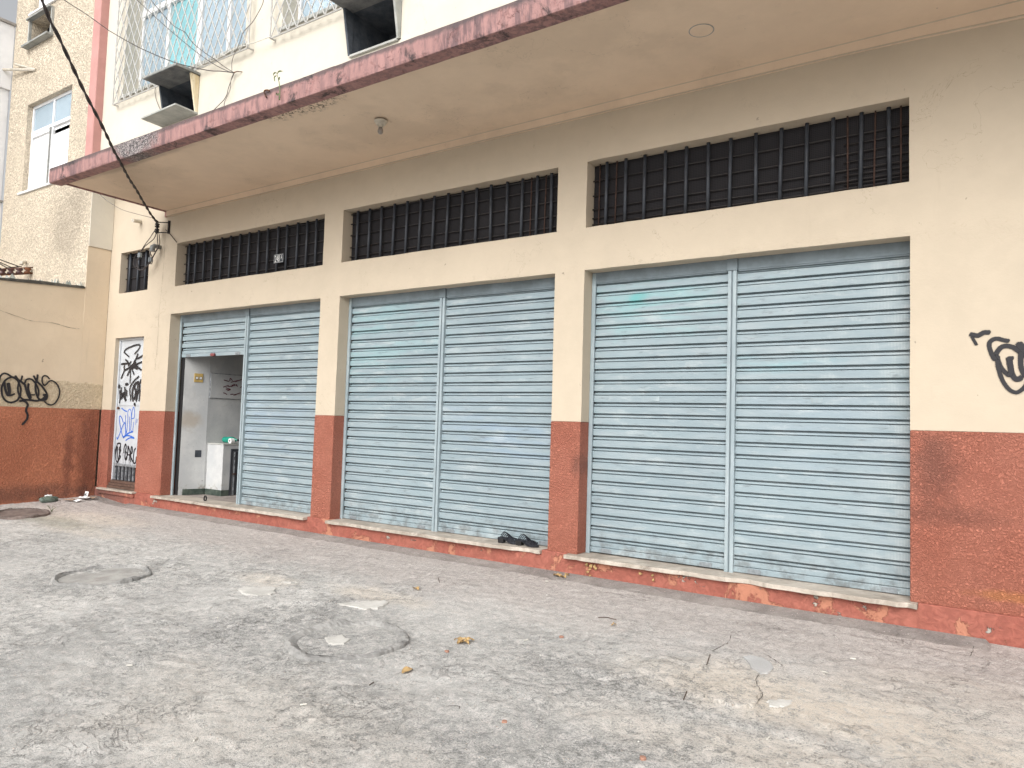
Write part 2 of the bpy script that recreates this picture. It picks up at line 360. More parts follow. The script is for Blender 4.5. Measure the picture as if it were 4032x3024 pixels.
M_CABLEG = plain('grey_cable', (.20,.18,.165), .6, .3, var=.3, sc=20)
M_CABLEW = plain('white_cable', (.66,.64,.58), .6, .3, var=.2, sc=20)
M_PVC = plain('grey_pvc', (.24,.25,.25), .45, .45, var=.35, sc=16)
M_CERAM = plain('old_ceramic', (.60,.55,.46), .45, .45, var=.3, sc=20)
M_BULB = plain('dusty_bulb', (.33,.29,.26), .3, .5, var=.3, sc=25)
M_RUST = plain('rust', (.20,.085,.04), .85, .2, var=.6, sc=25, bump=.6, col2=(.06,.035,.03))
M_SPOOL = plain('brown_porcelain', (.10,.04,.035), .35, .5, var=.5, sc=16)
M_LEAF = plain('dry_leaf', (.50,.34,.16), .8, .2, var=.35, sc=40)
M_TWIG = plain('dry_twig', (.10,.07,.05), .9, .2)
M_GREENL = plain('green_leaf', (.15,.19,.085), .6, .3, var=.4, sc=40)
M_PAPER = plain('white_paper', (.82,.83,.83), .8, .2, var=.08, sc=20)
M_CARDB = plain('cardboard', (.38,.27,.20), .9, .2, var=.3, sc=20)
M_BAG = plain('green_plastic', (.15,.20,.165), .35, .5, var=.5, sc=12, bump=.8, bsc=18)
M_SAND = plain('black_leather', (.014,.015,.022), .5, .4, var=.3)
M_SWITCH = plain('yellowed_plastic', (.50,.35,.12), .5, .4, var=.2, sc=20)
M_PADL = plain('reddish_padlock', (.24,.07,.07), .5, .4, var=.4, sc=40)
def petg(name):
    t = NT(name, .08, .6); t.b.inputs['Base Color'].default_value = (.02,.36,.26,1)
    t.b.inputs['Transmission Weight'].default_value = .35; return t.m
M_PET = petg('green_bottle_plastic')
def spray(name, col):
    t = NT(name, .6, .35); a = t.n('ShaderNodeAttribute', attribute_name='edge').outputs['Fac']
    e = t.m2('ADD', a, t.m2('MULTIPLY', t.m2('SUBTRACT', t.noise(130, 4, .6), .5), .40)); al = t.map(e, .18, .50)
    t.put(t.b.inputs['Base Color'], col); t.put(t.b.inputs['Alpha'], al); return t.m
M_SPRAYK = spray('black_spray', (.018,.017,.020)); M_SPRAYB = spray('blue_spray', (.02,.13,.55)); M_MARKR = spray('dark_red_scrawl', (.13,.03,.045))
def groundm(name):
    t = NT(name, .92, .2); o = t.xyz(); wp = t.warp(1.6, .35)
    n1 = t.noise(.55, 5, .6, v=wp); n2 = t.noise(3.2, 9, .72, .5, v=wp); n3 = t.noise(19, 9, .74, .5); n4 = t.noise(95, 5, .75, .3); n5 = t.noise(230, 3, .7)
    big = t.m2('ADD', t.m2('MULTIPLY', n1, .5), t.m2('MULTIPLY', n2, .5))
    c = t.mix(t.map(big, .38, .62), (.41,.406,.392), (.60,.588,.562))
    # exposed dark aggregate against the pale cement film, in tight grains
    gr_ = t.m2('ADD', t.m2('MULTIPLY', n3, .45), t.m2('ADD', t.m2('MULTIPLY', n4, .40), t.m2('MULTIPLY', n5, .25)))
    worn = t.map(t.noise(1.1, 6, .65, .4), .40, .62)
    c = t.mix(t.m2('MULTIPLY', t.map(gr_, .56, .48), t.m2('ADD', .26, t.m2('MULTIPLY', worn, .42))), c, (.13,.132,.126))
    c = t.mix(t.m2('MULTIPLY', t.map(gr_, .56, .63), .62), c, (.72,.665,.635))
    # smoother, pinkish dust close to the building
    near = t.map(t.m2('ADD', o[1], t.m2('MULTIPLY', t.m2('SUBTRACT', n2, .5), 1.4)), -1.75, -.70)
    c = t.mix(t.m2('MULTIPLY', near, .70), c, t.mix(t.map(gr_, .48, .62), (.35,.31,.29), (.53,.48,.452)))
    # bare warm patches where the skim has worn off
    for b, k in (((2.25,-1.75,.62,.34,'xy'), .85), ((2.9,-1.9,.75,.30,'xy'), .7), ((3.2,-1.3,.6,.4,'xy'), .35), ((2.6,-2.5,.8,.25,'xy'), .55), ((-6.6,-1.0,1.1,.30,'xy'), .75), ((-5.6,-1.5,.8,.2,'xy'), .5), ((-.75,-1.55,.5,.15,'xy'), .7), ((-1.85,-1.75,.35,.15,'xy'), .6), ((.3,-3.6,1.0,.5,'xy'), .3)):
        c = t.mix(t.m2('MULTIPLY', t.m2('MULTIPLY', t.blob(*b[:4], ax=b[4], amp=.6, sc=2.2, soft=.6), t.map(gr_, .47, .56)), k*.9), c, (.66,.59,.505))
    for b, k in (((3.0,-3.0,.5,.22,'xy'), .9), ((1.6,-2.1,.5,.3,'xy'), .5), ((-.4,-2.5,.75,.6,'xy'), .3), ((2.2,-2.9,.6,.3,'xy'), .4), ((-3.1,-2.45,.7,.55,'xy'), .25), ((1.0,-3.2,.9,.35,'xy'), .3)):
        c = t.mix(t.m2('MULTIPLY', t.m2('MULTIPLY', t.blob(*b[:4], ax=b[4], amp=.7, sc=3, soft=.6), t.map(gr_, .60, .50)), k*.75), c, (.12,.123,.117))
    g = t.blob(-6.7, -1.35, 1.0, .22, 'xy', .5, 3); c = t.mix(t.m2('MULTIPLY', g, .35), c, (.19,.19,.12))
    # crevices: edges where one flake of cement film laps over another
    fl = t.noise(5.5, 7, .62, .9, v=wp); rd = t.m2('ABSOLUTE', t.m2('SUBTRACT', fl, .5))
    fl2 = t.noise(2.4, 7, .66, .6, v=t.warp(3, .2)); rd2 = t.m2('ABSOLUTE', t.m2('SUBTRACT', fl2, .52))
    cm = t.m2('MULTIPLY', t.map(t.noise(1.7, 4, .6), .46, .62), t.m2('SUBTRACT', 1.0, t.m2('MULTIPLY', near, .75)))
    lin = t.m2('MAXIMUM', t.m2('MULTIPLY', t.map(rd, .003, .009, 1, 0), t.m2('MULTIPLY', cm, .55)), t.m2('MULTIPLY', t.map(rd2, .0015, .006, 1, 0), t.map(t.noise(1.3, 4, .6), .50, .60)))
    c = t.mix(t.m2('MULTIPLY', lin, .50), c, (.085,.08,.072))
    # darker mortar fillet along the plinth
    ed = t.m2('ADD', o[1], t.m2('MULTIPLY', t.m2('SUBTRACT', t.noise(2.2, 5, .6), .5), .12))
    fil = t.m2('MULTIPLY', t.map(ed, -.235, -.215), t.map(o[0], 3.3, 3.32, 1, 0)); c = t.mix(t.m2('MULTIPLY', fil, .75), c, t.mix(t.map(n2, .35, .65), (.16,.146,.138), (.31,.285,.265)))
    # pale and reddish grit
    v = t.vor(70, out='Color'); sel = t.m2('GREATER_THAN', t.xyz(v)[0], .94); gd = t.m2('MULTIPLY', sel, t.map(t.vor(70), .26, .36, 1, 0))
    c = t.mix(t.m2('MULTIPLY', gd, .75), c, t.mix(t.xyz(v)[1], (.70,.68,.65), (.54,.42,.35)))
    h = t.m2('ADD', t.m2('ADD', t.m2('MULTIPLY', n2, .5), t.m2('MULTIPLY', gr_, .75)), t.m2('ADD', t.m2('MULTIPLY', t.map(fl, .49, .515), t.m2('MULTIPLY', cm, .28)), t.m2('MULTIPLY', gd, .2)))
    h = t.m2('SUBTRACT', h, t.m2('MULTIPLY', lin, .25))
    return t.out(c, t.bump(h, .9, .026))
M_GROUND = groundm('weathered_concrete')
M_RING = concrete('patched_mortar', (.21,.207,.20), (.38,.372,.355), (.10,.088,.08), .75, 45)
M_LID = concrete('smooth_mortar_lid', (.29,.28,.265), (.43,.42,.395), (.20,.14,.13), .5, 70)
M_PALE = concrete('pale_mortar', (.44,.428,.40), (.60,.585,.55), (.25,.24,.22), .35, 60)
M_GREYP = concrete('fresh_grey_mortar', (.40,.40,.395), (.47,.47,.465), (.32,.24,.23), .2, 90)
M_IRON = concrete('brown_iron', (.12,.095,.085), (.23,.185,.165), (.04,.03,.03), .5, 80)
M_CRACK = plain('dirt_filled_crack', (.15,.133,.115), 1, .1, var=.4, sc=40)
def shard(name):
    t = NT(name, .12, .5); t.b.inputs['Base Color'].default_value = (.72,.78,.76,1); t.b.inputs['Transmission Weight'].default_value = .7; return t.m
M_SHARD = shard('broken_clear_glass')
M_MORT = concrete('black_mildew_mortar', (.05,.047,.042), (.13,.12,.10), (.02,.02,.02), .6, 50)
# measured outlines, in metres
G_LEFT=[[30,[[-1.436,1.467],[-1.43,1.57],[-1.414,1.63],[-1.378,1.662],[-1.332,1.654],[-1.291,1.628],[-1.243,1.605],[-1.195,1.571],[-1.167,1.558]]],[32,[[-1.29,1.613],[-1.34,1.583],[-1.376,1.529],[-1.394,1.455],[-1.385,1.367],[-1.355,1.302],[-1.308,1.264],[-1.255,1.259],[-1.203,1.28],[-1.173,1.319],[-1.162,1.364]]],[30,[[-1.29,1.613],[-1.244,1.613],[-1.202,1.571],[-1.175,1.52],[-1.154,1.454],[-1.153,1.387],[-1.157,1.334]]],[38,[[-1.367,1.545],[-1.357,1.479],[-1.34,1.414],[-1.313,1.356],[-1.29,1.402],[-1.308,1.526]]],[40,[[-1.323,1.518],[-1.306,1.445],[-1.298,1.372]]],[30,[[-1.313,1.352],[-1.274,1.358],[-1.229,1.379]]],[34,[[-1.232,1.636],[-1.196,1.586],[-1.154,1.559],[-1.112,1.524]]],[30,[[-1.146,1.642],[-1.156,1.589],[-1.186,1.527],[-1.191,1.452],[-1.173,1.378],[-1.14,1.328],[-1.105,1.303]]],[30,[[-1.106,1.547],[-1.095,1.586],[-1.063,1.607],[-1.021,1.602],[-0.985,1.57],[-0.955,1.527],[-0.927,1.468],[-0.916,1.4],[-0.929,1.338]]],[36,[[-1.105,1.525],[-1.087,1.458],[-1.066,1.392],[-1.039,1.34],[-1.024,1.318]]],[36,[[-1.058,1.535],[-1.057,1.46],[-1.036,1.393],[-1.019,1.341],[-1.027,1.311]]],[24,[[-1.021,1.379],[-0.97,1.381]]],[34,[[-0.997,1.653],[-0.974,1.613],[-0.951,1.58],[-0.918,1.548],[-0.877,1.509],[-0.839,1.457],[-0.808,1.405],[-0.801,1.352],[-0.83,1.312],[-0.886,1.306],[-0.947,1.295],[-1.03,1.303],[-1.118,1.302]]],[34,[[-0.947,1.672],[-0.95,1.611],[-0.964,1.557],[-0.964,1.481],[-0.947,1.398],[-0.923,1.346],[-0.893,1.313],[-0.852,1.326]]],[44,[[-0.849,1.388],[-0.827,1.381],[-0.832,1.35],[-0.852,1.33]]],[26,[[-0.786,1.626],[-0.816,1.659],[-0.852,1.668],[-0.879,1.646],[-0.883,1.593],[-0.869,1.548],[-0.843,1.526],[-0.817,1.551],[-0.791,1.587],[-0.749,1.602],[-0.697,1.574],[-0.658,1.522],[-0.635,1.454],[-0.638,1.383],[-0.663,1.312],[-0.699,1.26],[-0.748,1.243],[-0.799,1.26],[-0.829,1.289]]],[36,[[-1.154,1.282],[-1.11,1.288],[-1.068,1.263],[-1.049,1.227],[-1.063,1.181],[-1.064,1.136],[-1.044,1.091],[-1.047,1.031],[-1.072,0.986],[-1.103,0.947]]]]
G_RIGHT=[[80,[[3.21,1.868],[3.228,1.862],[3.249,1.857],[3.267,1.867],[3.285,1.877],[3.312,1.876]]],[50,[[3.216,1.848],[3.228,1.822],[3.24,1.797]]],[72,[[3.419,1.814],[3.393,1.821],[3.364,1.831],[3.338,1.828],[3.317,1.808],[3.314,1.78],[3.323,1.744],[3.334,1.712],[3.346,1.69]]],[80,[[3.346,1.711],[3.361,1.746],[3.384,1.774],[3.413,1.78],[3.445,1.771],[3.471,1.75],[3.493,1.728],[3.51,1.71]]],[90,[[3.346,1.711],[3.355,1.701]]],[72,[[3.358,1.711],[3.366,1.676],[3.378,1.64],[3.398,1.608],[3.424,1.583],[3.434,1.604],[3.435,1.639],[3.43,1.674],[3.424,1.695],[3.442,1.696]]],[90,[[3.424,1.692],[3.43,1.646],[3.438,1.597],[3.452,1.566],[3.469,1.555],[3.489,1.565]]],[66,[[3.359,1.683],[3.363,1.64],[3.374,1.591],[3.389,1.545],[3.409,1.507],[3.434,1.479],[3.463,1.468],[3.488,1.482],[3.511,1.51],[3.525,1.551]]],[80,[[3.49,1.728],[3.488,1.687],[3.49,1.638],[3.501,1.6],[3.514,1.575]]],[110,[[3.482,1.791],[3.496,1.77],[3.513,1.745]]]]
G_DOOR_UP=[[30,[[-7.727,2.021],[-7.776,2.047],[-7.86,2.088],[-7.869,2.11],[-7.813,2.144],[-7.685,2.175],[-7.557,2.195],[-7.454,2.195],[-7.433,2.173],[-7.472,2.126],[-7.568,2.062]]],[36,[[-7.477,2.056],[-7.511,2.008],[-7.555,1.946],[-7.651,1.87],[-7.828,1.81],[-7.863,1.761],[-7.915,1.694]]],[34,[[-7.347,2.027],[-7.458,1.992],[-7.521,1.987]]],[34,[[-7.352,1.934],[-7.474,1.905],[-7.547,1.868]]],[40,[[-7.355,1.812],[-7.468,1.853],[-7.624,1.863]]],[36,[[-7.814,1.977],[-7.737,1.936]]],[36,[[-7.933,1.912],[-7.827,1.917],[-7.709,1.921]]],[30,[[-7.66,1.948],[-7.73,1.879]]],[34,[[-7.84,1.91],[-7.846,1.846],[-7.815,1.81]]],[70,[[-7.555,1.946],[-7.522,1.875]]],[80,[[-7.663,1.864],[-7.547,1.868],[-7.467,1.846]]],[28,[[-7.662,1.849],[-7.655,1.737],[-7.651,1.617]]],[34,[[-7.661,1.842],[-7.74,1.731]]],[34,[[-7.635,1.849],[-7.553,1.749]]],[30,[[-7.414,1.716],[-7.523,1.658],[-7.63,1.568],[-7.641,1.491],[-7.612,1.407],[-7.598,1.344]]],[60,[[-7.956,1.584],[-7.956,1.548]]],[50,[[-7.771,1.597],[-7.712,1.603]]],[44,[[-7.911,1.313],[-7.906,1.384],[-7.926,1.498]]],[36,[[-7.891,1.548],[-7.889,1.47]]],[50,[[-7.898,1.37],[-7.801,1.455],[-7.879,1.441]]],[36,[[-7.792,1.554],[-7.773,1.441],[-7.743,1.35]]],[60,[[-7.781,1.399],[-7.736,1.35]]],[32,[[-7.735,1.512],[-7.724,1.42]]],[50,[[-7.527,1.344],[-7.564,1.442],[-7.56,1.525],[-7.516,1.588],[-7.418,1.629],[-7.38,1.58],[-7.379,1.511],[-7.422,1.442],[-7.437,1.345]]],[34,[[-7.512,1.56],[-7.464,1.47],[-7.415,1.601]]],[44,[[-7.492,1.372],[-7.475,1.456],[-7.401,1.477]]],[40,[[-7.352,1.663],[-7.353,1.615]]],[34,[[-7.341,1.511],[-7.361,1.345]]],[60,[[-7.477,1.303],[-7.469,1.282]]]]
G_DOOR_BLUE=[[20,[[-7.857,1.233],[-7.792,1.201],[-7.705,1.181]]],[20,[[-7.789,1.016],[-7.831,1.073],[-7.882,1.109],[-7.908,1.096],[-7.902,1.038],[-7.863,0.948],[-7.813,0.851],[-7.751,0.78],[-7.705,0.846],[-7.714,0.928],[-7.742,1.009],[-7.788,0.967],[-7.84,0.883],[-7.912,0.766],[-7.935,0.757],[-7.945,0.781]]],[14,[[-7.737,1.124],[-7.723,1.009],[-7.705,0.912],[-7.674,0.847]]],[14,[[-7.674,0.847],[-7.665,0.97],[-7.664,1.092],[-7.673,1.174],[-7.647,1.211],[-7.61,1.215],[-7.582,1.175],[-7.564,1.078],[-7.56,0.973],[-7.559,0.9],[-7.511,0.877]]],[14,[[-7.612,1.101],[-7.603,0.996],[-7.595,0.882]]],[14,[[-7.56,1.074],[-7.558,1.159],[-7.536,1.233],[-7.515,1.245],[-7.49,1.201],[-7.479,1.128],[-7.49,1.087],[-7.561,1.076]]],[14,[[-7.49,1.023],[-7.497,0.95],[-7.504,0.881]]],[24,[[-7.497,0.881],[-7.629,0.849],[-7.751,0.78]]],[20,[[-7.753,0.796],[-7.64,0.816],[-7.533,0.807],[-7.448,0.782],[-7.546,0.787],[-7.634,0.763],[-7.681,0.741]]],[10,[[-7.432,1.081],[-7.434,0.988]]],[10,[[-7.398,1.069],[-7.407,1.017]]]]
G_DOOR_LOW=[[30,[[-7.985,0.384],[-7.989,0.482],[-7.975,0.566],[-7.93,0.65],[-7.91,0.684],[-7.833,0.687],[-7.828,0.646],[-7.861,0.595]]],[34,[[-7.929,0.642],[-7.947,0.526],[-7.927,0.428],[-7.87,0.406],[-7.844,0.514],[-7.849,0.629]]],[26,[[-7.905,0.634],[-7.898,0.511],[-7.863,0.415]]],[26,[[-7.806,0.589],[-7.851,0.506],[-7.803,0.492],[-7.863,0.415]]],[26,[[-7.821,0.654],[-7.825,0.548]]],[30,[[-7.717,0.553],[-7.717,0.618],[-7.686,0.684],[-7.659,0.645],[-7.674,0.579],[-7.677,0.473],[-7.63,0.459],[-7.624,0.541],[-7.674,0.579]]],[34,[[-7.607,0.655],[-7.609,0.541],[-7.66,0.45]]],[30,[[-7.599,0.655],[-7.543,0.561],[-7.553,0.447]]],[24,[[-7.622,0.525],[-7.532,0.529]]],[30,[[-7.506,0.434],[-7.519,0.546],[-7.515,0.643],[-7.484,0.636],[-7.484,0.563],[-7.532,0.529],[-7.446,0.429]]],[30,[[-7.394,0.632],[-7.428,0.598],[-7.438,0.493],[-7.422,0.414],[-7.371,0.425],[-7.358,0.505]]],[8,[[-7.94,0.403],[-7.931,0.321]]],[8,[[-7.862,0.399],[-7.853,0.325]]],[8,[[-7.831,0.4],[-7.82,0.335]]],[8,[[-7.66,0.45],[-7.646,0.329]]],[8,[[-7.74,0.552],[-7.715,0.374]]],[8,[[-7.552,0.439],[-7.544,0.367]]],[8,[[-7.521,0.433],[-7.514,0.345]]],[8,[[-7.444,0.413],[-7.436,0.341]]]]
CABLE_MAIN=[[-3.364,-3.2,4.666],[-3.413,-3.162,4.641],[-3.46,-3.114,4.608],[-3.53,-3.044,4.561],[-3.591,-2.957,4.505],[-3.69,-2.85,4.444],[-3.834,-2.699,4.364],[-3.962,-2.572,4.304],[-4.11,-2.422,4.239],[-4.284,-2.243,4.17],[-4.477,-2.06,4.106],[-4.802,-1.812,4.078],[-5.061,-1.604,4.062],[-5.513,-1.252,4.043],[-5.859,-0.968,4.037],[-5.957,-0.885,4.028],[-6.155,-0.719,4.008],[-6.392,-0.517,3.987],[-6.596,-0.342,3.971],[-6.773,-0.18,3.961],[-6.849,-0.1,3.962]]
CABLE_A=[[-7.047,-1.5,6.687],[-6.883,-1.438,6.573],[-6.64,-1.34,6.407],[-6.358,-1.201,6.189],[-6.341,-1.193,6.177],[-6.081,-1.061,6.011],[-5.834,-0.927,5.873],[-5.521,-0.742,5.732],[-5.262,-0.576,5.658],[-5.121,-0.478,5.634],[-5.019,-0.404,5.635],[-4.887,-0.3,5.625]]
CABLE_B=[[-6.137,-1.0,6.658],[-6.093,-0.983,6.626],[-5.852,-0.858,6.383],[-5.601,-0.718,6.141],[-5.322,-0.551,5.888],[-5.126,-0.434,5.739],[-4.968,-0.343,5.65],[-4.887,-0.3,5.625]]
CABLE_C=[[-5.775,-1.0,6.536],[-5.749,-0.987,6.517],[-5.635,-0.892,6.354],[-5.528,-0.804,6.212],[-5.448,-0.758,6.154],[-5.375,-0.717,6.108],[-5.343,-0.669,6.034],[-5.296,-0.62,5.965],[-5.193,-0.54,5.868],[-5.087,-0.463,5.786],[-4.982,-0.375,5.692],[-4.887,-0.3,5.625]]
CABLE_D=[[-4.887,-0.3,5.625],[-4.937,-0.3,5.554],[-4.998,-0.3,5.445],[-5.019,-0.3,5.371],[-5.085,-0.3,5.306],[-5.195,-0.3,5.26],[-5.293,-0.3,5.219]]
CABLE_E=[[-4.878,-0.32,5.606],[-4.92,-0.32,5.524],[-4.925,-0.32,5.428],[-4.973,-0.32,5.334],[-5.031,-0.32,5.268],[-5.03,-0.32,5.206],[-4.987,-0.32,5.17]]
CABLE_F=[[-4.819,-0.38,5.587],[-4.833,-0.38,5.704],[-4.808,-0.38,5.785],[-4.765,-0.38,5.843],[-4.715,-0.38,5.899],[-4.668,-0.38,5.982],[-4.633,-0.38,6.05],[-4.542,-0.38,6.094],[-4.44,-0.38,6.141],[-4.342,-0.38,6.223],[-4.259,-0.38,6.318],[-4.239,-0.38,6.397]]
CABLE_G=[[-5.638,-0.375,5.851],[-5.444,-0.375,5.865],[-5.253,-0.375,5.856],[-5.081,-0.375,5.859],[-4.872,-0.375,5.883],[-4.721,-0.375,5.89],[-4.557,-0.375,5.867],[-4.518,-0.375,5.878],[-4.398,-0.375,5.858],[-4.229,-0.375,5.853],[-4.088,-0.375,5.847]]
HOOK=[-4.804,-0.27,5.618]
CABLE_LOOP=[[-6.768,-0.29,5.912],[-6.784,-0.29,5.828],[-6.757,-0.29,5.734],[-6.705,-0.29,5.644],[-6.626,-0.29,5.538],[-6.516,-0.29,5.446]]
CABLE_LOW=[[-8.279,-0.36,4.642],[-8.166,-0.339,4.554],[-8.017,-0.31,4.439],[-7.811,-0.275,4.318],[-7.572,-0.237,4.207],[-7.267,-0.19,4.116],[-6.957,-0.14,4.032]]
W1=[[-6.966,-0.09,4.008],[-6.897,-0.09,3.958],[-6.887,-0.09,3.864],[-6.904,-0.09,3.764],[-6.971,-0.09,3.71],[-7.149,-0.09,3.648],[-7.271,-0.09,3.568],[-7.311,-0.09,3.5],[-7.35,-0.09,3.42],[-7.301,-0.09,3.321]]
W2=[[-6.937,-0.09,3.994],[-6.87,-0.09,3.923],[-6.855,-0.09,3.778],[-6.829,-0.09,3.652],[-6.803,-0.09,3.578],[-6.86,-0.09,3.523],[-6.942,-0.09,3.44]]
W3=[[-6.887,-0.09,3.946],[-6.805,-0.09,3.772],[-6.777,-0.09,3.626],[-6.845,-0.09,3.552],[-6.952,-0.09,3.441],[-6.973,-0.09,3.382],[-7.079,-0.09,3.341],[-7.168,-0.09,3.308]]
W4=[[-6.905,-0.09,3.866],[-7.049,-0.09,3.75],[-7.187,-0.09,3.652],[-7.289,-0.09,3.56]]
W5=[[-7.327,-0.12,3.537],[-7.388,-0.12,3.48],[-7.403,-0.12,3.398],[-7.342,-0.12,3.33],[-7.224,-0.12,3.282],[-7.13,-0.12,3.278],[-7.041,-0.12,3.311],[-6.973,-0.12,3.365],[-6.962,-0.12,3.436],[-6.946,-0.12,3.536]]
W6=[[-7.272,-0.11,3.47],[-7.322,-0.11,3.413],[-7.303,-0.11,3.328],[-7.224,-0.11,3.289],[-7.112,-0.11,3.289],[-7.024,-0.11,3.332],[-6.997,-0.11,3.421],[-6.973,-0.11,3.542]]
W7=[[-6.967,-0.1,3.492],[-6.934,-0.1,3.437],[-6.919,-0.1,3.385],[-6.943,-0.1,3.351],[-6.99,-0.1,3.366],[-7.001,-0.1,3.383]]
W8=[[-6.762,-0.02,3.855],[-6.629,-0.02,3.767],[-6.515,-0.02,3.677],[-6.459,-0.02,3.635]]
RACK=[[-6.885,-0.05,3.966],[-6.882,-0.05,3.853],[-6.727,-0.05,3.915],[-6.726,-0.05,3.823],[-6.702,-0.05,3.932],[-6.698,-0.05,3.809]]
ELBOW=[[-6.92,0.0,3.622],[-6.852,-0.13,3.59],[-6.891,-0.13,3.528]]
STUB=[[-7.489,0.0,4.08],[-7.426,-0.16,4.047]]
CONN=[[-7.276,-0.1,3.514],[-6.977,-0.1,3.416]]
RA=[[-3.239,-2.809],[-3.033,-2.135],[-3.458,-2.268],[-2.825,-2.771]]
RB=[[-0.352,-2.769],[0.056,-2.198],[-0.338,-2.106],[0.126,-2.804]]
RC=[[-7.495,-1.739],[-7.359,-1.041],[-7.652,-1.226],[-7.193,-1.605]]
RD=[[-1.792,-3.797],[-1.748,-3.764],[-1.671,-3.834]]
P_WHITE=[[[-1.791,-2.11],[-1.847,-2.001],[-1.727,-1.965],[-1.694,-1.863],[-1.568,-1.906],[-1.461,-2.008],[-1.5,-2.1],[-1.62,-2.148]],[[-0.822,-1.935],[-0.782,-1.842],[-0.688,-1.74],[-0.582,-1.629],[-0.517,-1.678],[-0.517,-1.835],[-0.569,-1.916],[-0.707,-1.913]],[[-1.706,-1.723],[-1.698,-1.652],[-1.609,-1.666],[-1.611,-1.723]]]
P_CLOTH=[[-0.259,-2.545],[-0.241,-2.5],[-0.221,-2.439],[-0.154,-2.469],[-0.112,-2.469],[-0.083,-2.551],[-0.126,-2.604],[-0.175,-2.605]]
P_GREY=[[2.054,-1.267],[2.086,-1.216],[2.154,-1.228],[2.221,-1.277],[2.255,-1.362],[2.252,-1.469],[2.22,-1.508],[2.145,-1.426]]
P_SLAB=[[2.075,-2.029],[2.061,-1.938],[2.108,-1.878],[2.15,-1.742],[2.245,-1.754],[2.292,-1.823],[2.317,-1.928],[2.319,-2.02],[2.268,-2.057],[2.192,-2.065],[2.121,-2.068]]
P_SLAB2=[[2.356,-1.9],[2.394,-1.837],[2.455,-1.805],[2.471,-1.841],[2.447,-1.929],[2.39,-1.946]]
EDGES=[[[-1.074,-2.366],[-1.198,-2.246],[-1.206,-2.156],[-1.095,-2.074],[-0.963,-2.009],[-0.866,-1.95]],[[-2.06,-1.964],[-2.218,-1.789],[-2.218,-1.656],[-2.068,-1.632],[-1.858,-1.561],[-1.647,-1.654]],[[-0.078,-3.677],[-0.012,-3.629],[0.007,-3.56],[0.075,-3.553],[0.107,-3.459]],[[-0.829,-3.073],[-0.784,-2.974],[-0.769,-2.918]],[[-2.979,-3.343],[-2.954,-3.278],[-2.873,-3.197]],[[-2.512,-2.895],[-2.402,-2.867],[-2.4,-2.812]],[[-1.53,-2.983],[-1.422,-2.94]],[[0.537,-2.673],[0.565,-2.602],[0.593,-2.513],[0.7,-2.47],[0.79,-2.423],[0.879,-2.375],[0.974,-2.406]],[[1.403,-2.096],[1.481,-2.12],[1.559,-2.016]],[[1.581,-1.833],[1.589,-1.703],[1.645,-1.625]],[[1.185,-2.673],[1.168,-2.601],[1.221,-2.549],[1.288,-2.585]],[[1.639,-2.714],[1.631,-2.649],[1.658,-2.593]],[[1.028,-2.918],[1.085,-2.878],[1.114,-2.895]],[[0.54,-0.477],[0.7,-0.358],[0.929,-0.389],[1.189,-0.385]]]
LEAVES=[["clump",[0.103,-0.114]],["leaf",[-0.61,-1.266]],["clump2",[0.483,-2.077]],["stick",[0.571,-2.681]],["chip",[1.389,-2.899]],["chip",[0.946,-1.588]],["leaf",[1.112,-1.141]],["chip",[2.082,-2.853]],["chip",[0.515,-2.257]]]
BUTTS=[[0.081,-0.339],[0.795,-1.786],[-1.255,-2.649],[-0.795,-3.527],[0.355,-3.849],[2.612,-0.895],[2.47,-2.315],[2.516,-1.249],[0.453,-3.323],[-0.884,-1.943]]
STICKS=[[[0.941,-1.045],[0.986,-0.996],[1.08,-1.033]],[[-0.731,-0.839],[-0.623,-0.951]],[[0.533,-2.942],[0.509,-2.884]],[[1.971,-2.024],[1.993,-2.133]],[[1.87,-1.349],[1.914,-1.539]]]
CRACKS=[[[2.209,-1.501],[2.227,-1.631],[2.272,-1.734],[2.309,-1.811],[2.317,-1.928]],[[2.903,-0.383],[3.025,-0.404],[3.142,-0.425],[3.223,-0.417]],[[3.226,-0.032],[3.219,-0.245],[3.207,-0.429]],[[2.158,-1.14],[2.244,-1.228],[2.295,-1.293]],[[2.535,-0.419],[2.636,-0.405],[2.743,-0.385],[2.83,-0.36]],[[1.858,-0.873],[1.887,-1.067],[1.86,-1.287]],[[-7.731,-0.394],[-7.219,-0.44],[-6.7,-0.48],[-6.386,-0.446]]]
CARD=[-8.089,-0.288]
PAPERS=[[-7.987,-0.33],[-7.908,-0.476],[-7.966,-0.541],[-7.967,-0.237]]
BAG=[-8.1,-0.77]
WEED=[-7.432,-1.021]
SANDAL=[[-0.71,0.006,0.002],[-0.65,0.065,0.002],[-0.495,0.093,0.002],[-0.501,0.087,0.002],[-0.377,0.026,0.002],[-0.274,0.089,0.002]]
SANDALTOP=[[-0.523,-0.02,0.088],[-0.667,-0.02,0.053],[-0.327,-0.02,0.082],[-0.412,-0.02,0.071]]
BOTTLE=[[-6.36,0.776,0.758],[-6.255,1.015,0.758],[-6.219,1.021,0.758]]
BOTTLE_TOP=[-6.15,0.769,0.858]
PLANT=[[-2.197,-1.63,4.114],[-2.193,-1.63,4.173],[-2.197,-1.63,4.226],[-2.212,-1.63,4.283],[-2.229,-1.63,4.331],[-2.253,-1.63,4.381],[-2.263,-1.63,4.395]]
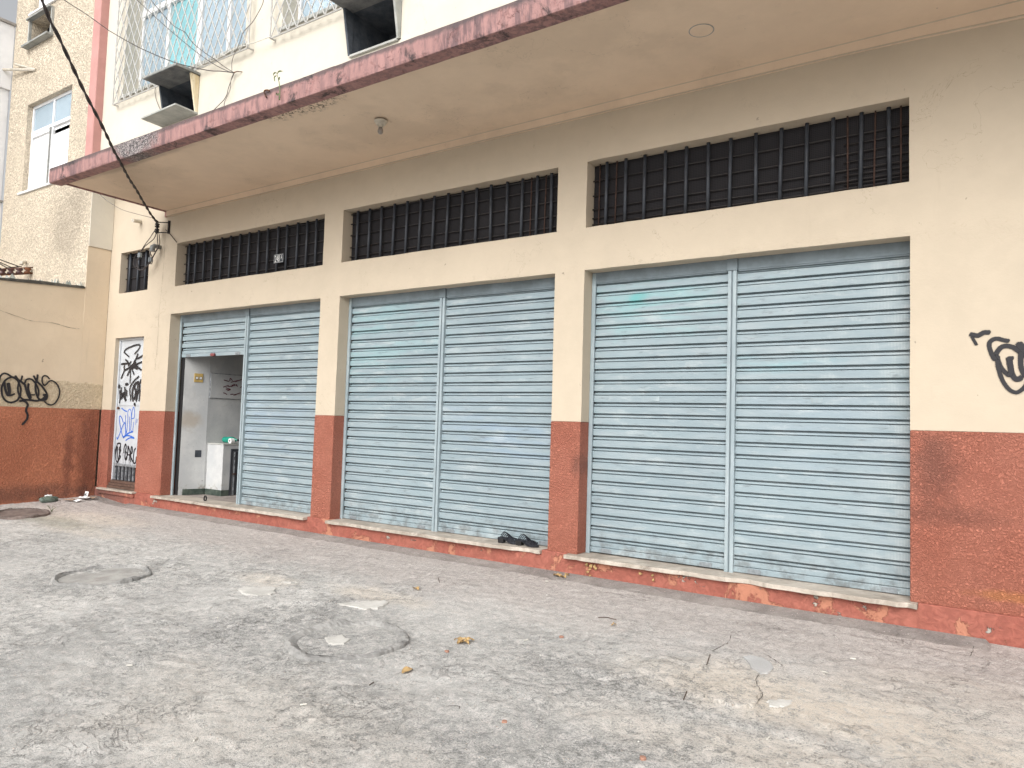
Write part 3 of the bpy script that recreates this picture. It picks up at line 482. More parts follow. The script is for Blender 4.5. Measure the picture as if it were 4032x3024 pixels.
PLANT_LEAVES=[[[-2.245,-1.63,4.375],[-2.22,-1.63,4.391],[-2.17,-1.63,4.383]],[[-2.26,-1.63,4.392],[-2.289,-1.63,4.391],[-2.301,-1.63,4.374]],[[-2.251,-1.63,4.359],[-2.281,-1.63,4.353],[-2.274,-1.63,4.311]],[[-2.215,-1.63,4.321],[-2.208,-1.63,4.33],[-2.211,-1.63,4.309]],[[-2.223,-1.63,4.162],[-2.242,-1.63,4.186],[-2.233,-1.63,4.173]],[[-2.219,-1.63,4.161],[-2.21,-1.63,4.175],[-2.207,-1.63,4.179]]]
TWIG=[[-2.405,-1.62,4.191],[-2.424,-1.62,4.222],[-2.44,-1.62,4.253],[-2.425,-1.62,4.265],[-2.39,-1.62,4.259],[-2.362,-1.62,4.243]]
BARS1=[-6.333,-6.171,-5.971,-5.775,-5.57,-5.368,-5.167,-4.966,-4.761,-4.569,-4.369,-4.19,-3.987,-3.808,-3.636]
BARS2=[-2.921,-2.724,-2.532,-2.338,-2.143,-1.945,-1.751,-1.557,-1.36,-1.169,-0.98,-0.78,-0.597,-0.421,-0.254]
BARS3=[0.341,0.535,0.721,0.918,1.111,1.308,1.497,1.71,1.908,2.106,2.301,2.501,2.694]
THIN3=[0.261,0.433,2.405,2.594,2.771]
THIN2=[-0.5,-0.332]
ROD3=[3.475,3.321,3.168,3.112,3.048]
ROD1=[3.613,3.487,3.347,3.202,3.093]
SIGN=[[-4.4,0.09,3.262],[-4.211,0.09,3.259],[-4.392,0.09,3.137]]
LRACK=[[-10.107,-0.356,3.499],[-10.217,-0.42,3.538],[-10.197,-0.5,3.51],[-10.23,-0.58,3.467],[-10.272,-0.66,3.429],[-10.354,-0.72,3.466]]
LWIRES=[[[-10.331,-0.5,3.57],[-9.97,-0.9,3.559]],[[-10.418,-0.56,3.546],[-9.962,-0.9,3.513]],[[-10.424,-0.62,3.524],[-9.959,-0.9,3.49]],[[-10.343,-0.72,3.465],[-10.215,-0.8,3.463]],[[-10.305,-0.72,3.446],[-10.212,-0.8,3.445]],[[-10.319,-0.45,3.574],[-10.296,-0.66,3.503],[-10.332,-0.72,3.474]]]
LSTUB=[[-10.381,-0.356,3.672],[-10.331,-0.44,3.645],[-10.323,-0.45,3.605]]
VBR=[[-10.509,-0.36,7.069],[-11.208,-0.36,7.326],[-11.557,-0.36,7.267],[-11.485,-0.36,7.209]]
# ---------------------------------------------------------------- ground
def ss1(a, b, t):
    t = min(1, max(0, (t-a)/(b-a))); return t*t*(3-2*t)
def gz(x, y): return -.19+.032*min(y, 0)+.06*ss1(-7.2, -8.3, x)
def lips(x, y):
    """raised broken edges of the concrete skim, one side of each measured polyline"""
    x = np.asarray(x, float); y = np.asarray(y, float); out = np.zeros_like(x)
    for q, (pl_, sg_, hh) in enumerate(LIPS):
        P_ = np.array(pl_); lo = P_.min(0)-.35; hi = P_.max(0)+.35
        m_ = (x > lo[0]) & (x < hi[0]) & (y > lo[1]) & (y < hi[1])
        if not m_.any(): continue
        xx = x[m_]+(vnoise(x[m_]*14, y[m_]*14, 61)-.5)*.05; yy = y[m_]+(vnoise(x[m_]*14, y[m_]*14, 67)-.5)*.05
        best = np.full(xx.shape, 9.); side = np.zeros_like(xx)
        for a_, b_ in zip(P_, P_[1:]):
            d = b_-a_; L2 = (d*d).sum()+1e-9; t = np.clip(((xx-a_[0])*d[0]+(yy-a_[1])*d[1])/L2, 0, 1)
            dd = np.hypot(xx-a_[0]-t*d[0], yy-a_[1]-t*d[1]); cr = d[0]*(yy-a_[1])-d[1]*(xx-a_[0]); k = dd < best
            best = np.where(k, dd, best); side = np.where(k, np.sign(cr), side)
        out[m_] += hh*np.where(side*sg_ > 0, 1-sstep(0, .30, best), -.25*(1-sstep(0, .06, best)))
    return out
LIPS = [(e_, -1 if (i % 2) else 1, .010) for i, e_ in enumerate(EDGES[:12]) if i not in (2, 4)]
def gdisp(x, y):
    n = fbm(x, y, .8, 3, 3)-.5; m = fbm(x, y, 5, 4, 11); fl = sstep(.50, .56, m)*.006 + sstep(.60, .64, fbm(x, y, 9, 4, 31))*.005
    fade = sstep(0, -.5, y)
    return (n*.03+fl-.006)*fade + (fbm(x, y, 26, 2, 5)-.5)*.007*fade + lips(x, y)
def gh(x, y): return gz(x, y)+float(gdisp(np.array([x]), np.array([y]))[0])
def build_ground():
    xs = np.concatenate([[-120,-60,-30,-20,-15,-12.5], np.arange(-11.6, -4, .045), np.arange(-4, 5.6, .022), [6.2,7.5,10,15,25,60,120]])
    ys = np.concatenate([[-120,-60,-30,-18,-12,-9,-7.5,-6.6], np.arange(-6.0, -3.2, .018), np.arange(-3.2, .031, .026)])
    GX, GY = np.meshgrid(xs, ys, indexing='ij'); x = GX.ravel(); y = GY.ravel()
    yy = np.maximum(y, -14)
    z = -.19+.032*np.minimum(yy, 0)+.06*sstep(-7.2, -8.3, x)+gdisp(x, y)
    # mortar fillet against the plinth
    z += .022*sstep(-.24, -.03, y)*(x > -7.3)*(x < 3.3)
    n, m = len(xs), len(ys)
    idx = np.arange(n*m).reshape(n, m)
    f = np.stack([idx[:-1,:-1], idx[1:,:-1], idx[1:,1:], idx[:-1,1:]], -1).reshape(-1, 4)
    me = bpy.data.meshes.new('ground'); me.from_pydata(np.stack([x, y, z], -1).tolist(), [], f.tolist()); me.materials.append(M_GROUND); me.shade_smooth()
    return tag(lnk(bpy.data.objects.new('ground', me)), kind='structure')
build_ground()

# ---------------------------------------------------------------- wall sheets with openings
def wall(name, mat, parent, x0, x1, z0, z1, yf, yb, holes=(), step=.14, jit=.0025, bevel=.006):
    def lines(a, b, extra):
        e = sorted({round(v, 4) for v in [a, b]+list(extra) if a-1e-6 <= v <= b+1e-6}); out = []
        for p, q in zip(e, e[1:]):
            k = max(1, int(round((q-p)/step))); out += [p+(q-p)*i/k for i in range(k)]
        return out+[e[-1]]
    xs = lines(x0, x1, [h[0] for h in holes]+[h[1] for h in holes]); zs = lines(z0, z1, [h[2] for h in holes]+[h[3] for h in holes])
    solid = lambda i, j: 0 <= i < len(xs)-1 and 0 <= j < len(zs)-1 and not any(h[0]-1e-5 < (xs[i]+xs[i+1])/2 < h[1]+1e-5 and h[2]-1e-5 < (zs[j]+zs[j+1])/2 < h[3]+1e-5 for h in holes)
    mb = MB(); ids = {}
    def vid(i, j, b):
        if (i, j, b) not in ids:
            X_, Z_ = xs[i], zs[j]; dx = dz = dy = 0
            inner = x0+.01 < X_ < x1-.01 and z0+.01 < Z_ < z1-.01
            if inner:
                dx = (float(vnoise(X_*6.3, Z_*6.3, 5))-.5)*2*jit; dz = (float(vnoise(X_*6.3+40, Z_*6.3, 9))-.5)*2*jit
                if not b: dy = (float(vnoise(X_*2.1, Z_*2.1, 2))-.5)*2*jit
            ids[(i, j, b)] = len(mb.v); mb.v.append((X_+dx, (yb if b else yf)+dy, Z_+dz)); mb.a.append(0.)
        return ids[(i, j, b)]
    for i in range(len(xs)-1):
        for j in range(len(zs)-1):
            if not solid(i, j): continue
            mb.f.append((vid(i,j,0), vid(i+1,j,0), vid(i+1,j+1,0), vid(i,j+1,0)))
            mb.f.append((vid(i,j,1), vid(i,j+1,1), vid(i+1,j+1,1), vid(i+1,j,1)))
            for di, dj, a, b in ((-1,0,(i,j),(i,j+1)), (1,0,(i+1,j+1),(i+1,j)), (0,-1,(i+1,j),(i,j)), (0,1,(i,j+1),(i+1,j+1))):
                if not solid(i+di, j+dj): mb.f.append((vid(*a,0), vid(*b,0), vid(*b,1), vid(*a,1)))
    return mb.build(name, mat, parent, bevel=bevel)

# ================================================================= THE SHOP BUILDING
shop = empty('shop_building', (-2.0, 0, -.2), 'long cream two storey shop building with terracotta lower band and grey shutters', 'building')
OP = [(-6.54,-3.38), (-3.05,-.123), (.192,2.84)]        # shutter openings
WN = [(-6.475,-3.368), (-3.049,-.121), (.192,2.838)]    # barred windows above
DOOR = (-8.01, -7.21, .045, 2.31); SWN = (-8.0, -7.196, 3.007, 3.643)
XR = 7.0
holes = [(a, b, 0, 2.6) for a, b in OP]+[(a, b, 2.999, 3.625) for a, b in WN]+[DOOR, SWN]
wall('facade_wall', M_CREAM, shop, -8.3, XR, 1.2, 4.75, 0, .26, [(a, b, max(c, 1.2), d) for a, b, c, d in holes])
for i, (a, b) in enumerate([(-8.3,-8.01), (-7.21,-6.54), (-3.38,-3.05), (-.123,.192), (2.84,XR)]):
    wall('dado', M_DADO, shop, a, b, .0, 1.1985, -.008, .258, step=.09, jit=.003, bevel=.008)
# plinth with the beds the sills lie in
SX = [(-6.63,-3.40), (-3.03,-.17), (.10,2.89)]
pts = [(-8.3,-.5), (XR,-.5), (XR,.004)]
for a, b in reversed(SX): pts += [(b,.004), (b,-.036), (a,-.036), (a,.004)]
pts += [(-7.12,.004), (-7.12,-.02), (-8.17,-.02), (-8.17,.004), (-8.3,.004)]
MB().prism([(x,-.032,z) for x, z in pts], (0,.29,0)).build('plinth', M_PLINTH, shop, bevel=.006)
# worn marble sills
def sill(a, b, seed, breaks=()):
    rnd_ = random.Random(seed); front = []; n = int((b-a)/.06)
    for i in range(n+1):
        x = a+(b-a)*i/n; y = -.092+rnd_.uniform(-.005,.005)+(.012 if rnd_.random() < .12 else 0)+.006*math.sin(x*3+seed)
        for c, wd, d in breaks:
            if abs(x-c) < wd: y += d*(1-abs(x-c)/wd)
        front.append((x, y, -.034))
    return MB().prism(front+[(b,.24,-.034),(a,.24,-.034)], (0,0,.035)).build('sill', M_SILL, shop, bevel=.004)
sill(*SX[0], 1, [(-4.3,.12,.012)]); sill(*SX[1], 2, [(-2.65,.25,.03),(-1.6,.2,.022),(-.3,.18,.05)]); sill(*SX[2], 3, [(1.25,.10,.02),(1.72,.16,.055),(2.84,.08,.04)])
MB().prism([(-8.16,-.085,-.018),(-7.14,-.085,-.018),(-7.14,.2,-.018),(-8.16,.2,-.018)], (0,0,.026)).build('sill', M_SILL, shop, bevel=.004)
MB().box(-8.16,-7.15,-.06,-.0325,-.075,-.019).build('sill_apron', M_PLINTH, shop, bevel=.004)

# ---- roller shutters
PITCH = .103
PROF = [(.101,-.009),(.0425,-.009),(.0405,-.004),(.0400,.036),(.0270,.036),(.0255,.010),(.0235,.0065),(.0090,.0055),(.0072,.008),(.0066,.030),(.0008,.030),(.0000,-.005)]
def shutter_panel(a, b, zbot, ztop, yc, seed, lab=None, parts=True):
    rnd_ = random.Random(seed); mb = MB(); z0 = zbot+.10; rows = []
    k = 0
    while z0+k*PITCH < ztop:
        jy = rnd_.uniform(-.0012,.0012)
        for zz, yy in reversed(PROF): rows.append((min(z0+k*PITCH+zz, ztop), yc+yy+jy))
        k += 1
    nx = max(2, int((b-a)/.12)); n = nx+1
    vs = []
    for z, y in rows:
        for i in range(n):
            x = a+(b-a)*i/nx; dent = (float(vnoise(x*2.2+seed*9, z*2.7, 4))-.5)*.0035+(float(vnoise(x*7+seed, z*11, 8))-.5)*.001
            vs.append((x, y+dent, z))
    fs = [(r*n+i, r*n+i+1, (r+1)*n+i+1, (r+1)*n+i) for r in range(len(rows)-1) for i in range(nx)]
    mb.add(vs, fs); cur = mb.build('roller_shutter', M_SHUT, shop, recalc=False)
    cur.data.flip_normals() if cur.data.polygons[0].normal.y > 0 else None
    if lab: cur['label'] = lab
    r = MB(); y = yc
    r.box(a, b, y-.006, y+.012, zbot+.051, zbot+.099); r.build('slat_lip', M_SHUT, cur, bevel=.006)
    MB().box(a, b, y-.012, y+.014, zbot+.002, zbot+.049).build('bottom_rail', M_SHUT, cur, bevel=.004)
    for x in (a+.17, b-.17):
        MB().prism([(x-.055,y-.0125,zbot+.004),(x+.055,y-.0125,zbot+.004),(x+.05,y-.0125,zbot+.044),(x-.05,y-.0125,zbot+.044)], (0,-.005,0)).build('lock_plate', M_METAL, cur, bevel=.002)
    if seed == 5:
        MB().box(b-.062, b-.0597, yc-.0118, yc-.0085, zbot+.10, 2.49).build('end_lock_seam', M_RAIL, cur)
    xm = (a+b)/2-.02; zk = zbot+1.41
    if zk < ztop: MB().box(xm-.045, xm+.045, y-.0125, y-.0085, zk-.02, zk+.02).build('keyhole_plate', M_RAIL, cur, bevel=.006)
    return cur
YS = .185
MUL = [-4.973, -1.615, 1.515]
for i, ((a, b), m) in enumerate(zip(OP, MUL)):
    zb = .004
    if i == 0: shutter_panel(a+.05, m-.03, 1.985, 2.5, YS, 1, 'grey shutter rolled most of the way up')
    else: shutter_panel(a+.03, m-.03, zb+(.006 if i == 2 else 0), 2.5, YS, 2+2*i)
    shutter_panel(m+.03, b+.02, zb, 2.5, YS, 3+2*i)
    # head box, split by the post cap
    for p, q in ((a-.01, m-.045), (m+.045, b+.01)):
        MB().hexa([(p,.165,2.492),(q,.165,2.492),(q,.25,2.492),(p,.25,2.492),(p,.150,2.62),(q,.150,2.62),(q,.25,2.62),(p,.25,2.62)]).build('head_box', M_HEAD, shop, bevel=.004)
        MB().box(p, q, .157, .164, 2.505, 2.522).build('head_box_lip', M_HEAD, shop, bevel=.002)
    po = MB().box(m-.036, m-.006, .145, .215, -.0, 2.5).build('shutter_post', M_RAIL, shop, bevel=.003)
    MB().box(m+.006, m+.036, .145, .215, .0, 2.5).build('post_half', M_RAIL, po, bevel=.003)
    MB().box(m-.006, m+.006, .158, .210, .0, 2.5).build('post_groove', M_HEAD, po)
    MB().box(m-.044, m+.044, .138, .22, 2.5, 2.615).build('post_cap', M_HEAD, po, bevel=.003)
    MB().box(a+.002, a+.040, .150, .172, .0, 2.595).build('guide_rail', M_RAIL, shop, bevel=.002)
    MB().box(b-.012, b-.001, .155, .172, .0, 2.595).build('guide_rail', M_RAIL, shop, bevel=.002)

# ---- barred windows over the shutters
def bars(win, xs, z0, z1, y=.11, r=.0155, mat=None):
    rnd_ = random.Random(len(xs)+int(abs(xs[0])*10))
    for x in xs:
        dx = rnd_.uniform(-.006,.006)
        MB().tube([(x+dx,y,z0-.005),(x,y,(z0+z1)/2),(x-dx,y,z1+.005)], r, 10).build('bar', mat or M_BAR, win, smooth=True)
for (a, b), xs, thin in zip(WN, (BARS1, BARS2, BARS3), ((), THIN2, THIN3)):
    win = MB().box(a-.02, b+.02, .152, .165, 2.98, 3.64).build('barred_window', M_SCREEN, shop)
    bars(win, xs, 2.999, 3.625)
    if thin: bars(win, thin, 2.999, 3.625, .125, .0065, M_RUSTROD)
    rods = [3.055, 3.115, 3.20, 3.33, 3.47] if a > 0 else [3.09, 3.20, 3.345, 3.485, 3.60]
    for z in rods:
        MB().tube([(a-.01,.128,z),(a+(b-a)*.33,.128,z+.006),(a+(b-a)*.66,.128,z-.005),(b+.01,.128,z)], .0062, 6).build('cross_rod', M_ROD, win, smooth=True)
    if a > 0:
        for z in (3.085, 3.155, 3.26, 3.40): MB().tube([(b-.46,.131,z),(b+.01,.131,z+.004)], .0055, 6).build('cross_rod', M_ROD, win, smooth=True)
win = MB().box(SWN[0]-.02, SWN[1]+.02, .11, .12, SWN[2]-.02, SWN[3]+.02).build('barred_window', M_SCREEN, shop)
bars(win, [-7.86,-7.62,-7.41], SWN[2], SWN[3], .075, .017)
for z in (3.05, 3.25, 3.42, 3.58): MB().tube([(-8.01,.095,z),(-7.19,.095,z+.005)], .006, 6).build('cross_rod', M_ROD, win, smooth=True)

# ---- the narrow painted door
dr = MB().box(-7.975, -7.205, .080, .12, .36, 2.275).build('door', M_DOORP, shop, bevel=.003); dr['label'] = 'pale grey metal door covered in graffiti'
MB().box(-8.012, -7.977, .062, .13, .13, 2.31).build('door_frame', M_DOORP, dr, bevel=.003)
MB().box(-7.976, -7.2, .062, .13, 2.276, 2.312).build('door_head', M_DOORP, dr, bevel=.003)
MB().box(-7.972, -7.207, .072, .0795, 1.27, 1.36).build('door_rail', M_DOORP, dr, bevel=.003)
MB().box(-7.97, -7.21, .068, .0795, .345, .385).build('door_rail', M_LOUV, dr, bevel=.003)
MB().box(-7.97, -7.21, .112, .12, .13, .36).build('vent_back', M_BAR, dr)
for k in range(8):
    x = -7.95+k*.103
    MB().hexa([(x,.072,.135),(x+.014,.072,.135),(x+.016,.094,.135),(x+.002,.094,.135),(x,.072,.344),(x+.014,.072,.344),(x+.016,.094,.344),(x+.002,.094,.344)]).build('vent_slat', M_LOUV, dr)
for z, y in ((.014,.0), (.052,.022), (.090,.044)):
    MB().box(-8.008, -7.212, y, .2, z, z+.036).build('door_step', M_BROWN, dr, bevel=.004)
MB().lathe([(.022,-.004),(.022,.004),(.014,.006),(.012,.03)], (-7.93,.06,1.23), 12, 'y').build('lock', M_RUST, dr)

# ---- canopy: slab, pink weathered edge beam
CX0, CX1 = -6.79, XR
so_ = MB().box(CX0+.03, CX1, -1.45, .0, 4.135, 4.24).build('canopy_soffit', M_SOFFIT, shop)
def fascia():
    n = 220; mb = MB(); vs = []; pr = [(-1.44,4.27),(-1.60,4.272),(-1.603,4.20),(-1.60,4.105),(-1.596,4.086),(-1.585,4.082),(-1.45,4.088)]
    for i in range(n+1):
        x = CX0+(CX1-CX0)*i/n
        for k, (y, z) in enumerate(pr):
            a = (float(fbm(x, k*3.1, 7, 3, 21))-.5)
            vs.append((x, y+(a*.012 if k in (1,2,3) else 0), z+(a*.016 if k in (0,1) else a*.006)))
    m = len(pr); fs = [(i*m+k, i*m+(k+1)%m, (i+1)*m+(k+1)%m, (i+1)*m+k) for i in range(n) for k in range(m)]
    fs += [tuple(range(m)), tuple(range(n*m+m-1, n*m-1, -1))]
    return mb.add(vs, fs).build('canopy_fascia', M_FASC, shop)
fascia()
MB().box(CX0, CX0+.03, -1.44, .0, 4.118, 4.27).build('canopy_end_edge', M_FASC, shop, bevel=.003)
MB().box(CX0+.04, CX1, -1.43, .0, 4.25, 4.262).build('canopy_top', M_CAP, shop)
# shallow drop beam where soffit meets wall
n = 60; vs = []
for i in range(n+1):
    x = CX0+.03+(CX1-CX0-.03)*i/n; dz = -.05*ss1(2.3, 4.2, x); z0 = 4.052+dz
    vs += [(x,.01,4.137),(x,-.028,4.137),(x,-.028,z0+.006),(x,-.018,z0),(x,.01,z0)]
MB().add(vs, [(i*5+k, i*5+(k+1)%5, (i+1)*5+(k+1)%5, (i+1)*5+k) for i in range(n) for k in range(5)]+[tuple(range(5)), tuple(range(n*5+4,n*5-1,-1))]).build('drop_beam', M_SOFFIT, shop)
for y_, z_ in ((-.029,4.134),(-.027,4.053)): MB().tube([(CX0+.04,y_,z_),(2.3,y_,z_),(2.9,y_,z_-(.008 if z_ < 4.1 else 0)),(3.3,y_,z_-(.022 if z_ < 4.1 else 0)),(4.2,y_,z_-(.05 if z_ < 4.1 else 0))], .006, 6).build('edge_bead', M_CREAM, shop, smooth=True)  # thin cream beads added along both edges of the drop beam
MB().box(CX0-.002, CX0+.028, -.03, -.002, 4.045, 4.116).build('beam_end', M_PINK, shop, bevel=.003)
cp_ = MB().lathe([(.0,-.004),(.080,-.004),(.086,-.001),(.086,.002)], (1.538,-.756,4.134), 28).build('cover_plate', M_SOFFIT, shop)
MB().lathe([(.086,-.0015),(.093,-.0015),(.093,.002),(.086,.002)], (1.538,-.756,4.134), 28).build('rim_gap', M_BOX, cp_)

# ---- upper storey
UY = -.27
UW = [(-7.73,-4.74), (-4.004,-1.01)]
AC = [-6.49, -2.765]
uh = [(a, b, 5.985, 8.6) for a, b in UW]+[(a+.002, a+.778, 5.283, 5.818) for a in AC]
wall('upper_wall', M_UPPER, shop, -8.3, XR, 4.752, 10.5, UY, UY+.26, uh, step=.4, jit=.002)
MB().box(-8.52, -8.30, -.395, UY+.2, 4.76, 10.5).build('pilaster', M_PINK, shop, bevel=.012)
def upper_window(a, b, turq):
    z0, z1 = 5.985, 8.6; y = -.025
    fr = MB().box(a, b, y, y+.05, z0, z0+.05).build('window', M_FRAME, shop, bevel=.004); fr['label'] = 'white framed window with reeded blue glass'
    MB().box(a-.03, b+.03, UY-.028, UY+.27, z0-.045, z0-.002).build('window_sill', M_SHELF, fr, bevel=.004)
    W_ = b-a; xs = [a, a+W_*.249, a+W_*.52, a+W_*.757, b]
    for k, x in enumerate(xs):
        wd = .07 if k in (1,3) else .11 if k == 2 else .05
        x0 = x-wd/2 if 0 < k < 4 else (x if k == 0 else x-wd)
        MB().box(x0, x0+wd, y-.012, y+.05, z0+.05, z1).build('mullion', M_FRAME, fr, bevel=.004)
    MB().box(a, b, y-.02, y+.055, 7.33, 7.42).build('transom', M_FRAME, fr, bevel=.004)
    for k in range(4):
        MB().box(xs[k]+.03, xs[k+1]-.03, y+.025, y+.032, z0+.05, 7.33).build('pane', M_TURQ if k == turq else M_GLASS, fr)
        MB().box(xs[k]+.03, xs[k+1]-.03, y+.025, y+.032, 7.42, z1).build('pane', M_GLASS, fr)
    MB().box(a, b, .03, .042, z0, z1).build('curtain_back', M_BAR, fr)
for (a, b), t_ in zip(UW, (1, 2)): upper_window(a, b, t_)
def lattice(x0, x1):
    z0, z1, y = 5.855, 8.9, -.352; mb = MB(); W_ = (x1-x0)/20; H_ = .305; h = .0042
    def bar(p, q, wd=.008, dy=0):
        p = Vector(p); q = Vector(q); d = (q-p).normalized(); n_ = Vector((-d.z,0,d.x))*wd; yv = Vector((0,h,0)); o_ = Vector((0,dy,0))
        mb.hexa([p-n_-yv+o_, p+n_-yv+o_, p+n_+yv+o_, p-n_+yv+o_, q-n_-yv+o_, q+n_-yv+o_, q+n_+yv+o_, q-n_+yv+o_])
    nz = (z1-z0)/H_
    for k in range(-int(nz)-2, 22):
        for sgn in (1, -1):
            xa = x0+k*W_ if sgn == 1 else x1-k*W_; za = z0; xb = xa+sgn*W_*nz; zb = z1
            # clip to frame
            t0, t1 = 0., 1.; dx = xb-xa
            for lim, s__ in ((x0, 1), (x1, -1)):
                fa = (xa-lim)*s__; fb = (xb-lim)*s__
                if fa < 0 and fb < 0: t0 = 2
                elif fa < 0: t0 = max(t0, fa/(fa-fb))
                elif fb < 0: t1 = min(t1, fa/(fa-fb))
            if t1-t0 > .01: bar((xa+dx*t0, y, za+(zb-za)*t0), (xa+dx*t1, y, za+(zb-za)*t1), .007, .0045*sgn)
    fr_ = MB()
    for p, q in (((x0,y,z0),(x1,y,z0)), ((x0,y,z0),(x0,y,z1)), ((x1,y,z0),(x1,y,z1))): fr_.tube([p, q], .012, 6)
    g = mb.build('window_grille', M_LATT, shop)
    for p, q in (((x0,y,z0-.012),(x1,y,z0-.012)), ((x0-.01,y,z0),(x0-.01,y,z1)), ((x1+.01,y,z0),(x1+.01,y,z1))): MB().tube([p, q], .011, 6).build('grille_frame', M_LATT, g)
    for x in (x0, x1): MB().tube([(x,y,z0-.012),(x+.0,UY+.01,z0+.0)], .010, 6).build('grille_bracket', M_LATT, g)
lattice(-7.833, -4.552); lattice(-4.107, -.826)
def ac_box(x, shelf, lab):
    b_ = MB().hexa([(x,UY+.005,5.30),(x+.03,UY+.005,5.30),(x+.03,UY+.005,5.80),(x,UY+.005,5.80),(x,-.302,5.285),(x+.03,-.302,5.285),(x+.03,-.405,5.80),(x,-.405,5.80)])
    box = MB().prism([(x-.02,-.635,5.800),(x+.80,-.630,5.800),(x+.80,UY-.002,5.806),(x-.02,UY-.002,5.806)], (0,0,.032)).build('air_conditioner_box', M_BOX, shop, bevel=.004); box['label'] = lab
    b_.build('side_panel', M_BOXIN, box)  # left panel takes the dark recess colour, shade painted on its inner face
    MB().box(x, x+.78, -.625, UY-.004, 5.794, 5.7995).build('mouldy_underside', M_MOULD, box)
    MB().hexa([(x+.75,UY-.002,5.29),(x+.78,UY-.002,5.29),(x+.78,UY-.002,5.80),(x+.75,UY-.002,5.80),(x+.75,-.302,5.285),(x+.78,-.302,5.285),(x+.78,-.405,5.80),(x+.75,-.405,5.80)]).build('side_panel', M_BOXSIDE if shelf else M_SHELF, box)
    if shelf: MB().prism([(x-.08,-.585,5.262),(x+.785,-.600,5.268),(x+.785,UY-.002,5.262),(x-.08,UY-.002,5.256)], (0,0,.024)).build('shelf', M_SHELF, box, bevel=.003)
    else: MB().box(x+.03, x+.75, -.302, UY-.002, 5.268, 5.292).build('bottom_rim', M_SHELF, box)
    # recess through the wall, its lining coloured dark for the shade inside
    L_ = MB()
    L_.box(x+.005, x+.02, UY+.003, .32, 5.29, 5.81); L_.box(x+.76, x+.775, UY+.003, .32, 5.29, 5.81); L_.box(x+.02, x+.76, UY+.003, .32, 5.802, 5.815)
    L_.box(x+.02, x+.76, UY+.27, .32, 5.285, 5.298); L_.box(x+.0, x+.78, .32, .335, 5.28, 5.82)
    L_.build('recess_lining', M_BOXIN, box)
    if shelf:
        MB().box(x+.56, x+.72, .02, .06, 5.30, 5.42).build('timber_offcut', M_SHELF, box); MB().box(x+.56, x+.73, .015, .065, 5.345, 5.37).build('timber_strip', M_BROWN, box)
ac_box(AC[0], True, 'mouldy concrete air conditioner box with projecting shelf and rust stained side')
ac_box(AC[1], False, 'open concrete air conditioner box without a shelf')
# roof and body behind
MB().box(-8.3, XR, UY+.26, 6.0, 10.5, 10.7).build('roof', M_CAP, shop)
MB().box(-8.3, -8.1, .26, 6.0, -.3, 10.5).build('rear_wall', M_CREAM, shop)
MB().box(-8.3, XR, .262, 6.0, 4.55, 4.75).build('floor_slab', M_CAP, shop)
MB().box(XR-.2, XR, .26, 6.0, -.3, 4.55).build('rear_wall', M_CREAM, shop)
MB().box(-8.1, XR-.2, 5.8, 6.0, -.3, 10.5).build('rear_wall', M_CREAM, shop)

# ---- room behind the open shutter
WX = -6.358
rm = wall('room_wall', M_ROOM, shop, 0, 1, 0, 1, 0, 1) if False else None
MB().prism([(WX-.078,.205,0),(WX,.552,0),(WX,4.2,0),(WX-.14,4.2,0),(WX-.14,.205,0)], (0,0,3.0)).build('room_wall', M_ROOM, shop)
MB().box(-6.52, WX-.082, .196, .2045, .0, 2.6).build('gap_shade_strip', M_BLACK, shop)  # black strip paints the shaded gap between guide rail and room wall
MB().box(WX, -3.2, 4.2, 4.35, .0, 3.0).build('room_wall', M_ROOM, shop)
MB().box(-3.2, -3.05, .262, 4.35, .0, 3.0).build('room_wall', M_ROOM, shop)
MB().box(WX-.2, -3.05, .262, 4.35, 2.75, 2.9).build('room_ceiling', M_ROOM, shop)
MB().box(WX-.2, -3.05, .241, 4.35, -.06, -.001).build('room_floor', M_FLOOR, shop)
MB().prism([(WX-.066,.26,0),(WX-.002,.545,0),(WX+.010,.578,0),(WX+.012,.545,0),(WX-.054,.255,0)], (0,0,.085)).build('skirting', M_SKIRT, shop, bevel=.003)
wx = lambda y: WX-.078+(y-.205)*.078/.347
MB().prism([(wx(.408)-.01,.408,.544),(wx(.497)-.01,.497,.544),(wx(.497)-.01,.497,.646),(wx(.408)-.01,.408,.646)], (.0125,-.0028,0)).build('wall_hole', M_BAR, shop)
def on_wall(y0, y1, z0, z1, d0, d1): return [(wx(y)+d*.976, y-d*.22, z) for z in (z0, z1) for y, d in ((y0,d0),(y1,d0),(y1,d1),(y0,d1))]
sp_ = MB().hexa(on_wall(.337, .461, 1.64, 1.768, -.004, .010)).build('switch_plate', M_SWITCH, shop, bevel=.003)
for y in (.372, .426):
    MB().hexa(on_wall(y-.020, y+.020, 1.680, 1.722, .008, .014)).build('switch_surround', M_BAR, sp_)
    for z in (1.689, 1.706): MB().hexa(on_wall(y-.015, y+.015, z-.003, z+.010, .012, .018)).build('switch_rocker', M_WHITE, sp_)

